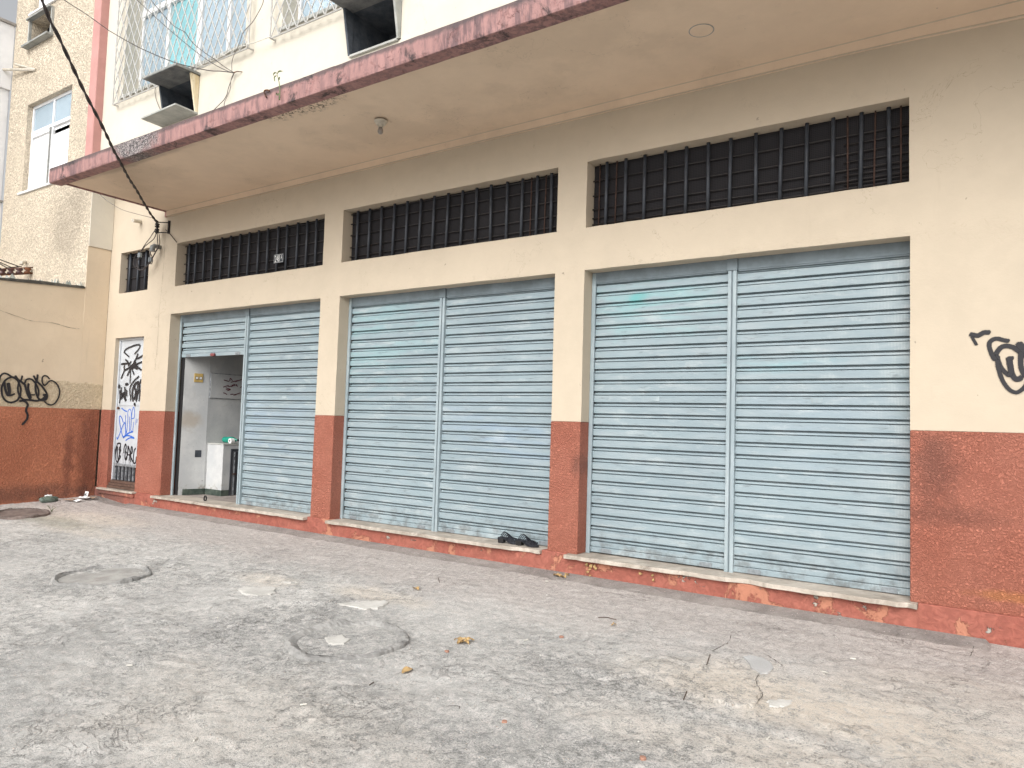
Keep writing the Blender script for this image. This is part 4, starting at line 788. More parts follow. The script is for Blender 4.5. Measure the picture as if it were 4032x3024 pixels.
# ---- graffiti on the shop
def ribbons(name, strokes, to3d, scale, mat, parent, lab, off=.0025):
    mb = MB(); nrm = (to3d(0,0,1)-to3d(0,0,0)); cnt = 0
    for wd, pts in strokes:
        P_ = catmull([(p[0], p[1], 0) for p in pts], 6); w_ = wd*scale*.5*1.25
        # round caps
        d0 = (P_[1]-P_[0]).normalized(); d1 = (P_[-1]-P_[-2]).normalized(); P_ = [P_[0]-d0*w_*.8]+P_+[P_[-1]+d1*w_*.8]
        vs = []; at = []; m = len(P_)
        for i, p in enumerate(P_):
            t = (P_[min(i+1,m-1)]-P_[max(i-1,0)]); t = t.normalized() if t.length > 1e-9 else Vector((1,0,0)); q = Vector((-t.y, t.x, 0))
            o_ = off+cnt*.00012+i*.000012; cap = 0 if i in (0, m-1) else 1
            for s__, a_ in ((-1,.0), (-.5,.62), (0,1.), (.5,.62), (1,.0)):
                r = p+q*w_*s__; vs.append(to3d(r.x, r.y, o_)); at.append(a_*cap)
        mb.add(vs, [(i*5+k, i*5+k+1, (i+1)*5+k+1, (i+1)*5+k) for i in range(m-1) for k in range(4)], at); cnt += 1
    o = mb.build(name, mat, parent, recalc=False); o.visible_shadow = True
    if lab: o['label'] = lab
    return o
ribbons('graffiti', G_RIGHT, lambda a, b, d: Vector((a, -d, b)), .00043, M_SPRAYK, shop, 'black sprayed bubble letters on cream wall')
yd = .080
ribbons('graffiti', G_DOOR_UP, lambda a, b, d: Vector((a, .0715-d, b)), .00088, M_SPRAYK, dr, 'black sprayed tags on the upper door')
ribbons('graffiti', G_DOOR_BLUE, lambda a, b, d: Vector((a, .0797-d, b)), .00100, M_SPRAYB, dr, 'blue sprayed tag on the door')
ribbons('graffiti', G_DOOR_LOW, lambda a, b, d: Vector((a, .0797-d, b)), .00095, M_SPRAYK, dr, 'black dripping letters low on the door')

# ================================================================= BOUNDARY WALL (left)
bw = empty('boundary_wall', (-8.4, -1.8, -.2), 'cream and terracotta roughcast wall at left with black bubble graffiti and glass on top', 'wall')
def topz(y): return 3.062+.0665*(y+.356)
def left_wall(name, mat, z0, ztop, xf, xb, y0, y1, ny, nz):
    vs = []; ys = [y0+(y1-y0)*i/ny for i in range(ny+1)]
    for xx in (xf, xb):
        for y in ys:
            for j in range(nz+1):
                z = z0+(ztop(y)-z0)*j/nz; jx = (float(vnoise(y*3, z*3, 6))-.5)*.008 if xx == xf and 0 < j < nz else 0; vs.append((xx+jx, y, z))
    n = nz+1; N_ = (ny+1)*n; fs = []
    for i in range(ny):
        for j in range(nz):
            a = i*n+j; fs += [(a,a+n,a+n+1,a+1), (N_+a,N_+a+1,N_+a+n+1,N_+a+n)]
        a = i*n; fs += [(a,N_+a,N_+a+n,a+n), (a+nz,a+nz+n,N_+a+nz+n,N_+a+nz)]
    for i in (0, ny):
        fs += [(i*n+j, i*n+j+1, N_+i*n+j+1, N_+i*n+j) for j in range(nz)]
    return MB().add(vs, fs).build(name, mat, bw)
left_wall('rendered_wall', M_LEFTC, 1.2, topz, -8.3, -8.5, -4.5, -.356, 40, 16)
MB().box(-8.5, -8.3, -.3555, -.002, 1.2, 3.715).build('rendered_wall', M_LEFTC, bw, bevel=.004)
left_wall('dado', M_LEFTR, -.5, lambda y: 1.1985, -8.293, -8.5, -4.5, -.034, 44, 14)
mb = MB(); n = 50
vs = []
for i in range(n+1):
    y = -4.5+4.13*i/n; z = topz(y); a = (float(vnoise(y*9, 0, 3))-.5)*.02
    vs += [(-8.51,y,z-.002),(-8.287,y,z-.015),(-8.290,y,z+.022+a),(-8.36,y,z+.035+a),(-8.51,y,z+.03)]
mb.add(vs, [(i*5+k, i*5+(k+1)%5, (i+1)*5+(k+1)%5, (i+1)*5+k) for i in range(n) for k in range(5)]+[tuple(range(5)), tuple(range(n*5+4,n*5-1,-1))]).build('mortar_capping', M_MORT, bw)
mb = MB(); r_ = random.Random(4)
for k in range(46):
    y = -2.2+1.82*r_.random(); x = -8.33-.12*r_.random(); z = topz(y)+.03; h = r_.uniform(.02,.075); wd = r_.uniform(.015,.05); a = r_.uniform(0,3.1); d = Vector((math.cos(a),math.sin(a),0)); e = Vector((-d.y,d.x,0))*.003
    p = Vector((x,y,z-.02)); tp = p+Vector((0,0,h+.02))+d*r_.uniform(-.02,.02)
    mb.add([p-d*wd-e,p+d*wd-e,p+d*wd+e,p-d*wd+e,tp-e,tp+d*.006-e,tp+d*.006+e,tp+e], [(0,3,2,1),(4,5,6,7),(0,1,5,4),(1,2,6,5),(2,3,7,6),(3,0,4,7)])
gl = mb.build('broken_glass', M_SHARD, bw); gl['kind'] = 'stuff'
ribbons('graffiti', G_LEFT, lambda a, b, d: Vector((-8.290+d, a, b)), .00092, M_SPRAYK, bw, 'black sprayed bubble letters across cream roughcast and terracotta')
def crack(parent, pts, wd, to3d, mat=M_CRACK, off=.003, name='wall_crack', seed=1):
    r = random.Random(seed); P_ = catmull([(p[0],p[1],0) for p in pts], 6); vs = []; m = len(P_)
    for i, p in enumerate(P_):
        t = (P_[min(i+1,m-1)]-P_[max(i-1,0)]).normalized(); q = Vector((-t.y,t.x,0)); w_ = wd*(.25+r.random())*(.3 if i in (0,m-1) else 1)
        j = q*r.uniform(-1,1)*wd*1.2
        vs += [to3d((p+j-q*w_).x,(p+j-q*w_).y,off), to3d((p+j+q*w_).x,(p+j+q*w_).y,off)]
    return MB().add(vs, [(2*i,2*i+1,2*i+3,2*i+2) for i in range(m-1)]).build(name, mat, parent, recalc=False)
crack(bw, [(-1.75,2.62),(-1.3,2.50),(-1.05,2.45),(-.8,2.46),(-.55,2.42),(-.4,2.42)], .0022, lambda a, b, d: Vector((-8.297+d, a, b)))
crack(shop, [(-6.80,3.95),(-6.79,3.5),(-6.80,3.1),(-6.84,2.6),(-6.83,2.2),(-6.86,1.8)], .0018, lambda a, b, d: Vector((a, -d, b)))
MB().box(-8.296, -8.29, -.52, -.43, .05, .95).build('patch_of_paint', M_LEFTR, bw) if False else None

# ================================================================= STUCCO HOUSE (upper left)
nb = empty('stucco_house', (-9.9, -.3, -.2), 'tall beige house of wormy stucco left of the pink pilaster', 'house')
NW = [(-10.74,-9.165,4.93,6.49), (-10.80,-9.2,8.17,9.6), (-10.80,-10.0,7.56,8.02)]
wall('stucco_wall', M_STUCCO, nb, -11.47, -8.302, -.3, 10.8, -.356, -.10, NW, step=.5, jit=.001)
MB().box(-8.303, -8.285, -.352, -.003, 3.718, 4.752).build('side_wall', M_UPPER, nb, bevel=.003)
def nb_window(a, b, z0, z1, mid, bright):
    y = -.27
    fr = MB().box(a, b, y, y+.05, z1-.05, z1).build('window', M_FRAME, nb, bevel=.004); fr['label'] = 'white framed window of reeded glass'
    xm = (a+b)/2
    for x0, x1 in ((a,a+.05), (xm-.025,xm+.025), (b-.05,b)): MB().box(x0, x1, y-.004, y+.05, z0, z1-.05).build('mullion', M_FRAME, fr, bevel=.003)
    MB().box(xm-.055, xm-.026, y-.028, y-.004, z0, mid).build('sash_stile', M_BOX, fr, bevel=.003)
    MB().box(a+.05, b-.05, y-.010, y+.05, mid, mid+.06).build('transom', M_FRAME, fr, bevel=.004)
    MB().box(a+.05, xm-.025, y-.002, y+.05, mid-.05, mid).build('sash_rail', M_FRAME, fr, bevel=.003)
    MB().box(xm+.025, b-.05, y+.03, y+.05, mid-.12, mid-.05).build('sash_rail', M_FRAME, fr, bevel=.003)
    MB().box(a-.10, b+.06, -.39, -.11, z0-.035, z0).build('window_sill', M_FRAME, fr, bevel=.004)
    for p, q in ((a+.05,xm-.025), (xm+.025,b-.05)):
        MB().box(p, q, y+.02, y+.026, mid+.06, z1-.05).build('pane', M_GLASS, fr)
        MB().box(p, q, y+.03, y+.036, z0, mid).build('pane', bright, fr)
    MB().box(a, b, -.20, -.19, z0, z1).build('room_dark', M_WHITE, fr)
nb_window(-10.74, -9.165, 4.93, 6.49, 5.97, M_SKYGLASS)
nb_window(-10.80, -9.2, 8.17, 9.6, 9.1, M_SKYGLASS)
vt = MB().box(-10.9, -9.95, -.47, -.357, 7.525, 7.56).build('air_conditioner_niche', M_BOX, nb, bevel=.003); vt['label'] = 'dark square niche with sooty ledge'
MB().box(-10.86, -9.98, -.44, -.357, 8.02, 8.045).build('hood', M_BOX, vt, bevel=.003)
MB().box(-10.84, -10.8, -.40, -.357, 7.56, 8.02).build('side_panel', M_SHELF, vt); MB().box(-10.0, -9.97, -.40, -.357, 7.56, 8.02).build('side_panel', M_SHELF, vt)
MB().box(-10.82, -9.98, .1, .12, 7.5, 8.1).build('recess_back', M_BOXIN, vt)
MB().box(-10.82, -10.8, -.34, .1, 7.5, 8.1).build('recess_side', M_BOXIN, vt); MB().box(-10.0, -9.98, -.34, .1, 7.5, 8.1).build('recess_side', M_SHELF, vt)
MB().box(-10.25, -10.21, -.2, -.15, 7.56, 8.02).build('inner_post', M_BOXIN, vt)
MB().box(-11.47, -8.4, -.1, 5, 10.8, 11).build('roof', M_CAP, nb)
MB().box(-11.47, -11.3, -.1, 5, -.3, 10.8).build('rear_wall', M_STUCCO, nb)
# pale building at the far left edge
pb = empty('pale_building', (-13.5, -1.5, -.2), 'pale grey rendered building at far left edge with capped parapet', 'building')
MB().box(-15.5, -11.475, -4.5, -.358, 6.93, 8.12).build('upper_wall', M_WHITEW, pb, bevel=.01)
MB().box(-15.5, -11.44, -4.52, -.359, 8.121, 8.17).build('parapet_cap', M_CAP, pb, bevel=.006)
MB().box(-15.5, -11.52, -4.5, -.360, 4.9, 6.929).build('middle_wall', M_WHITEW, pb, bevel=.01)
MB().box(-15.5, -11.45, -4.5, -.361, 4.86, 4.899).build('ledge', M_CAP, pb, bevel=.004)
MB().box(-15.5, -11.49, -4.5, -.362, -.4, 4.859).build('lower_wall', M_WHITEW, pb, bevel=.01)
# ================================================================= THINGS ON AND AROUND THE BUILDING
# ceiling lamp holder with bulb
lx, ly, lz = -1.70, -.80, 4.134
lamp = empty('ceiling_lamp', (lx,ly,lz), 'bare dusty bulb in a ceramic holder under the canopy', 'lamp')
MB().lathe([(.0,-.001),(.058,-.001),(.058,-.012),(.0,-.012)], (lx-.012,ly+.01,lz), 20).build('mounting_hole', M_BLACK, lamp)
MB().lathe([(.0,-.012),(.062,-.014),(.066,-.024),(.062,-.030),(.054,-.034),(.050,-.052),(.034,-.060),(.0,-.060)], (lx,ly,lz), 24).build('ceramic_rose', M_CERAM, lamp, smooth=False)
MB().lathe([(.0,-.058),(.027,-.060),(.025,-.078),(.027,-.083),(.0,-.083)], (lx,ly,lz), 20).build('socket', M_CERAM, lamp)
MB().lathe([(.0,-.082),(.018,-.083),(.021,-.095),(.027,-.108),(.029,-.122),(.026,-.136),(.018,-.147),(.007,-.152),(.0,-.153)], (lx,ly,lz), 20).build('bulb', M_BULB, lamp, smooth=True)
# enamel number plate
(sx0,_,sz1), (sx1,_,_), (_,_,sz0) = SIGN
sg = empty('number_plate', (sx0,.088,sz0), 'black and white enamel house number plate tied to window bars', 'sign')
sz1 = sz0+.118; zz = lambda z: z
MB().box(sx0, sx1, .086, .090, sz0, sz1).build('plate', M_BAR, sg, bevel=.002)
bd = MB(); e = .008; t_ = .0035
P4 = [(sx0+e,sz0+e),(sx1-e,sz0+e),(sx1-e,sz1-e),(sx0+e,sz1-e)]
I4 = [(sx0+e+t_,sz0+e+t_),(sx1-e-t_,sz0+e+t_),(sx1-e-t_,sz1-e-t_),(sx0+e+t_,sz1-e-t_)]
bd.add([(x,.0845,z) for x, z in P4]+[(x,.0845,z) for x, z in I4], [(i,(i+1)%4,4+(i+1)%4,4+i) for i in range(4)]).build('border', M_WHITE, sg)
cu = bpy.data.curves.new('digits', 'FONT'); cu.body = '248'; cu.size = .12; cu.extrude = .0006; cu.space_character = .98; cu.offset = .0
def text_mesh(cu, name, mat, loc, sx, parent):
    t = bpy.data.objects.new('tmp', cu); COL.objects.link(t); bpy.context.view_layer.update()
    me = bpy.data.meshes.new_from_object(t.evaluated_get(bpy.context.evaluated_depsgraph_get())); bpy.data.objects.remove(t)
    b = Vector(parent.location); me.transform(Matrix.Translation(Vector(loc)-b) @ Matrix.Rotation(R_(90), 4, 'X') @ Matrix.Diagonal((sx,1,1,1)))
    me.name = name; me.materials.clear(); me.materials.append(mat); return lnk(bpy.data.objects.new(name, me), parent)
text_mesh(cu, 'digits', M_WHITE, (sx0+.022,.0835,sz0+.018), .55, sg)
c2 = bpy.data.curves.new('letter', 'FONT'); c2.body = 'A'; c2.size = .075; c2.extrude = .0006; c2.offset = .0
text_mesh(c2, 'letter', M_WHITE, (sx0+.140,.0835,sz0+.045), .5, sg)

# ---- cables
def cable(name, pts, r, mat, label, cat='cable', group=None, strands=1, k=6, loc=None):
    P_ = catmull(pts, k); base = P_[-1]
    root = empty(name, base, label, cat, group) if strands > 1 else None
    if strands == 1:
        return tag(MB().tube(P_, r, 6).build(name, mat, None, smooth=True, loc=base), label, cat, group)
    P_ = catmull(pts, 14); L = 0; out = [[] for _ in range(strands)]
    for i, p in enumerate(P_):
        if i: L += (P_[i]-P_[i-1]).length
        t = (P_[min(i+1,len(P_)-1)]-P_[max(i-1,0)]).normalized(); u = t.cross(Vector((0,0,1))).normalized(); v = t.cross(u)
        for s__ in range(strands):
            a = L/.40*2*math.pi+s__*2*math.pi/strands; out[s__].append(p+r*.9*(u*math.cos(a)+v*math.sin(a)))
    for q in out: MB().tube(q, r, 7).build('strand', mat, root, smooth=True)
    return root
cable('overhead_cable', CABLE_MAIN, .0092, M_CABLE, 'thick twisted black cable sloping across canopy to the insulator bracket', strands=2)
cable('thin_wire', CABLE_A, .0055, M_CABLE, 'longest thin black wire crossing pink pilaster to a wall hook')
cable('thin_wire', CABLE_B, .0045, M_CABLE, 'straight thin black wire crossing lattice grille to hook')
cable('thin_wire', CABLE_C, .0045, M_CABLE, 'kinked thin black wire crossing lattice grille to hook')
cable('drop_wire', CABLE_D, .0045, M_CABLE, 'black wire drooping from hook onto canopy edge, curving to the left')
cable('drop_wire', CABLE_E, .0045, M_CABLEG, 'grey wire hanging beside a black one from hook to canopy top')
cable('grille_wire', CABLE_F, .0045, M_CABLEG, 'grey wire looping up over right end of the lattice grille')
cable('white_wire', CABLE_G, .006, M_CABLEW, 'white wire threaded along bottom of lattice grilles')
cable('loose_wire', CABLE_LOOP, .0045, M_CABLEG, 'short grey wire hanging left of mouldy concrete box')
cable('low_wire', CABLE_LOW, .0045, M_CABLEG, 'thin grey wire sagging below left end of canopy')
for pts, lab in ((W1, 'black wire from bracket bending left to the upper connector'), (W2, 'black wire dropping straight from bracket past the pipe elbow'), (W3, 'black wire bowing right around the pipe elbow'),
                 (W4, 'thin black wire slanting straight from bracket to left connector'), (W5, 'outer dark loop of wire before small barred window'), (W6, 'inner dark loop of wire before small barred window'),
                 (W7, 'small tight curl of wire under the lower connector'), (W8, 'short black wire running from bracket to corner of barred window')):
    cable('service_wire', pts, .0058, M_CABLE, lab)
hk = tag(MB().tube([(HOOK[0]+.06,UY+.02,HOOK[2]),(HOOK[0],-.31,HOOK[2]),(HOOK[0]-.05,-.325,HOOK[2]-.005),(HOOK[0]-.09,-.30,HOOK[2]+.01),(HOOK[0]-.06,-.285,HOOK[2]+.025)], .006, 6).build('wall_hook', M_RUST, None, smooth=True, loc=HOOK), 'small rusty hook holding thin wires on upper wall', 'hook')
rk = empty('insulator_bracket', (-6.84,0,3.85), 'black two spool insulator bracket at corner of canopy', 'bracket')
MB().box(-6.70, -6.68, -.03, -.001, 3.79, 3.98).build('back_plate', M_BLACK, rk)
for z in (3.80, 3.95): MB().tube([(-6.69,-.03,z),(-6.86,-.10,z+.01)], .008, 6).build('arm', M_BLACK, rk)
for z in (3.83, 3.91): MB().lathe([(.012,-.03),(.030,-.028),(.034,-.012),(.018,.0),(.034,.012),(.030,.028),(.012,.03)], (-6.85,-.10,z), 14).build('spool', M_BLACK, rk, smooth=True)
MB().tube([(-6.85,-.10,3.78),(-6.85,-.10,3.97)], .007, 6).build('pin', M_BLACK, rk)
eb = empty('conduit_elbow', (-6.92,0,3.60), 'grey plastic conduit elbow above the small barred window', 'pipe')
MB().tube([(-6.90,.01,3.612),(-6.895,-.07,3.612),(-6.89,-.10,3.608),(-6.89,-.125,3.590),(-6.89,-.13,3.565),(-6.89,-.13,3.535)], [.030,.030,.036,.038,.037,.036], 14).build('bend', M_PVC, eb, smooth=True)
MB().lathe([(.036,0),(.041,.002),(.041,.022),(.036,.024)], (-6.89,-.13,3.525), 16).build('collar', M_PVC, eb)
for i, c in enumerate(CONN): tag(MB().box(c[0]-.03, c[0]+.03, c[1]-.02, c[1]+.02, c[2]-.035, c[2]+.035).build('wire_connector', M_METAL, None, bevel=.006, loc=c), ('upper left grey clamp joining wires at small barred window', 'lower right grey clamp joining wires under the pipe elbow')[i], 'connector', 'wire clamps')
tag(MB().tube([Vector(STUB[0])+Vector((0,.01,0)), STUB[0], STUB[1]], [.034,.030,.028], 12).build('pipe_stub', M_CERAM, None, loc=STUB[0]), 'short whitish pipe stub sticking out below the canopy end', 'pipe')

# ---- things on the stucco house
lk = empty('rusty_insulator_rack', (-10.15,-.36,3.5), 'rusty rack of four spool insulators above the boundary wall', 'rack')
MB().tube([(-10.12,-.34,3.46),(-10.30,-.80,3.36)], .016, 8).build('rail', M_RUST, lk)
for k in range(4):
    t = (k+.6)/4.2; c = (-10.12-.18*t, -.36-.44*t, 3.50-.09*t)
    MB().lathe([(.014,-.050),(.050,-.046),(.055,-.024),(.028,.0),(.055,.024),(.050,.046),(.014,.050)], c, 14).build('spool', M_SPOOL if k else M_RUST, lk, smooth=True)
MB().tube([(-10.12,-.34,3.56),(-10.28,-.78,3.46)], .010, 6).build('pin_rod', M_RUST, lk)
labs = ['highest taut black wire leaving the rusty rack', 'second black wire leaving the rusty rack', 'third black wire leaving the rusty rack', 'fourth thick black wire at end of rusty rack', 'lowest black wire at end of rusty rack', 'short black jumper wire linking spools of rusty rack']
for w_, lab in zip(LWIRES, labs):
    a_, b_ = Vector(w_[0]), Vector(w_[-1]); pp = [Vector(q) for q in w_]
    if len(w_) == 2: pp = [b_+(b_-a_)*1.2, b_, a_]
    tag(MB().tube(pp, .009, 6).build('rack_wire', M_CABLE, None, loc=a_), lab, 'wire')
tag(MB().tube([Vector(LSTUB[0])+Vector((0,.02,0)), LSTUB[0], LSTUB[1], LSTUB[2]], [.028,.026,.026,.030], 10).build('conduit_stub', M_CERAM, None, loc=LSTUB[0]), 'small bent conduit stub just above rusty rack', 'pipe')
vb = empty('bracket_arm', (VBR[0][0],-.36,VBR[0][2]), 'bare v shaped metal bracket on stucco wall above window', 'bracket')
MB().tube([VBR[0], (VBR[1][0],-.42,VBR[1][2])], .022, 8).build('arm', M_CERAM, vb); MB().tube([VBR[0], (VBR[2][0]+.05,-.50,VBR[2][2])], .026, 8).build('arm', M_CERAM, vb)

# ---- seedling on the canopy edge
pl = empty('seedling', PLANT[0], 'thin seedling with drooping leaves sprouting from pink canopy edge', 'plant')
MB().tube(catmull(PLANT, 5), [.006-.004*i/30 for i in range(31)], 6).build('stem', M_GREENL, pl, smooth=True)
for lf in PLANT_LEAVES:
    P_ = catmull(lf, 5); m = len(P_); vs = []
    for i, p in enumerate(P_):
        t = (P_[min(i+1,m-1)]-P_[max(i-1,0)]).normalized(); q = t.cross(Vector((0,1,0))).normalized(); w_ = .009*math.sin(math.pi*(i+.3)/(m-.4))+.001
        vs += [p-q*w_+Vector((0,-.003,0)), p+Vector((0,.003,0)), p+q*w_+Vector((0,-.003,0))]
    MB().add(vs, [(i*3+k,i*3+k+1,i*3+k+4,i*3+k+3) for i in range(m-1) for k in range(2)]).build('leaf', M_GREENL, pl, recalc=False)
tag(MB().tube(catmull(TWIG, 5), .007, 6).build('rebar_loop', M_RUST, None, smooth=True, loc=TWIG[0]), 'bent rusty rod poking out of canopy edge beside seedling', 'rod')

# ---- inside the open shutter
ct = empty('counter', (-6.16,.9,0), 'white masonry counter with dark cupboard door behind open shutter', 'counter')
MB().box(WX+.001, -5.972, .581, 2.0, .0, .735).build('body', M_ROOM, ct, bevel=.006)
MB().box(WX+.001, -5.965, .575, 2.0, .736, .757).build('top', M_SHELF, ct, bevel=.004)
MB().box(WX+.001, -5.960, .570, .5805, .0, .085).build('skirting', M_SKIRT, ct, bevel=.003); MB().box(-5.9715, -5.961, .581, .70, .0, .085).build('skirting', M_SKIRT, ct, bevel=.003)
fr = MB().box(-5.9715, -5.958, .705, .735, .0, .68).build('door_frame', M_DOORD, ct); MB().box(-5.9715, -5.958, .735, 1.3, .645, .68).build('door_frame', M_DOORD, ct)
dd = MB().box(-5.9715, -5.952, .752, 1.28, .012, .64).build('cupboard_door', M_DOORD, ct, bevel=.003)
MB().box(-5.952, -5.946, .755, .772, .014, .638).build('door_edge', M_LOUV, dd); MB().box(-5.952, -5.947, .85, 1.2, .36, .58).build('door_panel', M_DOORD, dd, bevel=.004); MB().box(-5.952, -5.947, .85, 1.2, .06, .28).build('door_panel', M_DOORD, dd, bevel=.004)
MB().box(-5.952, -5.944, .74, .80, .305, .325).build('latch', M_RUST, dd)
bdd = empty('notice_board', (WX+.01,.85,1.6), 'white panel with dark red scrawls on the inner wall', 'board')
MB().box(WX+.001, WX+.014, .575, 1.14, 1.422, 1.785).build('panel', M_ROOM, bdd, bevel=.003)
for q in ((.5745,1.148,1.786,1.793),(.5745,1.148,1.414,1.421),(.566,.574,1.414,1.793)): MB().box(WX+.0005, WX+.011, *q).build('outline_frame', M_LOUV, bdd)  # darker outline frame sets the panel off from the wall
rr = random.Random(11)
sc = [(r_w, [(.80+.33*rr.random()*.9, 1.48+.26*rr.random())]) for r_w in [14]*16]
sc = [(wd, [p[0], (p[0][0]+rr.uniform(-.05,.05), p[0][1]+rr.uniform(-.035,.035)), (p[0][0]+rr.uniform(-.08,.08), p[0][1]+rr.uniform(-.03,.05))]) for wd, p in sc]
ribbons('scrawl', sc, lambda a, b, d: Vector((WX+.014+d, a, b)), .001, M_MARKR, bdd, None)
# bottle lying on the counter
bt = empty('plastic_bottle', (-6.16,.80,.80), 'green plastic bottle lying on the counter', 'bottle')
MB().lathe([(.0,.0),(.034,.0),(.045,.012),(.047,.05),(.044,.075),(.047,.10),(.046,.175),(.040,.205),(.024,.245),(.014,.262),(.014,.285),(.0,.285)], (-6.27,.80,.806), 20, 'x').build('body', M_PET, bt, smooth=True)
MB().lathe([(.0,.285),(.016,.285),(.016,.302),(.0,.302)], (-6.27,.80,.806), 14, 'x').build('cap', M_BAR, bt)
for v_ in bt.children: v_.rotation_euler = (0,0,R_(8))
rl = empty('tape_roll', (-5.995,.80,.79), 'small white roll beside the green bottle', 'roll')
MB().lathe([(.014,-.03),(.038,-.03),(.038,.03),(.014,.03)], (-5.998,.73,.796), 20, 'y').build('roll', M_WHITE, rl); MB().lathe([(.0,-.0305),(.0138,-.031),(.0138,.031),(.0,.0305)], (-5.998,.73,.796), 14, 'y').build('core', M_BLACK, rl)
pdl = empty('padlock', (-5.70,.165,2.0), 'reddish padlock hanging on bottom rail of raised shutter', 'padlock')
MB().box(-5.745, -5.660, .135, .168, 1.980, 2.022).build('body', M_PADL, pdl, bevel=.008); MB().tube([(-5.72,.150,2.02),(-5.72,.150,2.036),(-5.69,.150,2.040),(-5.685,.150,2.02)], .005, 6).build('shackle', M_METAL, pdl)
tag(MB().tube([(-5.563+.026*math.cos(a), .063, .034+.033*math.sin(a)) for a in [k*math.pi/10 for k in range(21)]], .010, 7, caps=False).build('iron_ring', M_BLACK, None, smooth=True, loc=(-5.563,.063,0)), 'small black iron ring standing on the marble sill', 'ring')

# ---- sandals
def sandal(cx, cy, ang, label, tilt=0):
    rt_ = empty('sandal', (cx,cy,.0015), label, 'sandal', 'black heeled sandals on the sill')
    def T(p):
        a = R_(ang); return (cx+p[0]*math.cos(a)-p[1]*math.sin(a), cy+p[0]*math.sin(a)+p[1]*math.cos(a), .0015+p[2])
    out = [(0,.030),(.02,.036),(.07,.030),(.12,.034),(.17,.042),(.205,.036),(.232,.018),(.238,0)]
    ol = out+[(x,-y) for x, y in reversed(out[:-1])]
    hz = lambda x: .052-.040*ss1(.05,.15,x)+.004*ss1(.18,.24,x)
    n_ = len(ol); vs = [T((x,y,hz(x)-.008)) for x, y in ol]+[T((x,y,hz(x)+.004)) for x, y in ol]
    MB().add(vs, [tuple(range(n_-1,-1,-1)), tuple(range(n_,2*n_))]+[(i,(i+1)%n_,n_+(i+1)%n_,n_+i) for i in range(n_)]).build('sole', M_SAND, rt_)
    MB().hexa([T(p) for p in ((.004,-.028,0),(.058,-.030,0),(.058,.030,0),(.004,.028,0),(-.002,-.033,.045),(.066,-.033,.045),(.066,.033,.045),(-.002,.033,.045))]).build('heel', M_BLACK, rt_, bevel=.003)
    mb = MB()
    for k in range(8):   # crossing straps over the instep
        for s__ in (1,-1):
            x0 = .085+.016*k; x1 = x0+.05*s__; pts_ = []
            for j in range(9):
                f = j/8; x = x0+(x1-x0)*f; y = .040*math.cos(math.pi*f); pts_.append(T((x,y,hz(x)+.001+(.060-.22*(x-.10) if x > .1 else .058)*math.sin(math.pi*f))))
            mb.tube(pts_, .0042, 5)
    mb.build('lattice_upper', M_SAND, rt_)
    return rt_
sandal(-.705, .045, 8, 'black lattice strap sandal, left one of the pair on the sill'); sandal(-.495, .050, 2, 'black lattice strap sandal, right one of the pair nearest the pillar')

# ================================================================= ON THE GROUND
def ring_cover(pts, label, seed, lid, ring, w_=.075, rscale=1.0):
    c = Vector((sum(p[0] for p in pts)/4, sum(p[1] for p in pts)/4, 0)); r = sum((Vector((p[0],p[1],0))-c).length for p in pts)/4*rscale
    z0 = gh(c.x, c.y); root = empty('manhole_cover', (c.x,c.y,z0), label, 'manhole cover')
    n = 120; vs = []; rn = random.Random(seed)
    G = lambda x, y: gh(x, y)
    rr_ = [1+(float(vnoise(math.cos(2*math.pi*k/n)*3+seed*7, math.sin(2*math.pi*k/n)*3, seed))-.5)*.09 for k in range(n)]
    prof = [(-w_-.01,-.012),(-w_*.8,.008),(-w_*.5,.020),(-.02,.026),(.0,.018),(.010,-.018)]
    for k in range(n):
        a = 2*math.pi*k/n; hk_ = .45+1.0*float(vnoise(k*.25, seed*3.1, 2))
        for i, (dr_, dz) in enumerate(prof):
            q = r*rr_[k]+dr_*(1+.5*(rr_[k]-1)*8)+rn.uniform(-.006,.006); x = c.x+q*math.cos(a); y = c.y+q*math.sin(a)
            vs.append((x, y, z0+ (gz(x,y)-gz(c.x,c.y)) + rn.uniform(-.003,.003) + dz*hk_ + (.004 if 0 < i < 5 else 0)))
    m = len(prof)
    MB().add(vs, [(k*m+i, ((k+1)%n)*m+i, ((k+1)%n)*m+i+1, k*m+i+1) for k in range(n) for i in range(m-1)]).build('mortar_rim', ring, root)
    lv = [(c.x, c.y, z0+.009)]; fs = []; R2 = [(.33,.009),(.66,.009),(1.0,.007)]
    for f, dz in R2:
        for k in range(n):
            a = 2*math.pi*k/n; q = (r*rr_[k]-w_*.85)*f; x = c.x+q*math.cos(a); y = c.y+q*math.sin(a); lv.append((x, y, z0+gz(x,y)-gz(c.x,c.y)+dz))
    fs += [(0, 1+k, 1+(k+1)%n) for k in range(n)]
    for i in range(2): fs += [(1+i*n+k, 1+(i+1)*n+k, 1+(i+1)*n+(k+1)%n, 1+i*n+(k+1)%n) for k in range(n)]
    MB().add(lv, fs).build('lid', lid, root, recalc=True)
    return root, c, r, z0
ring_cover(RA, 'smooth round concrete cover with mortar rim before the left pillar', 1, M_LID, M_RING, .05)
_, cB, rB, zB = ring_cover(RB, 'round rough concrete cover with thick mortar rim and white scrap', 2, M_GROUND, M_RING, .08, 1.0)
ring_cover(RC, 'brown iron round cover near the boundary wall', 3, M_IRON, M_IRON, .03, 1.0)
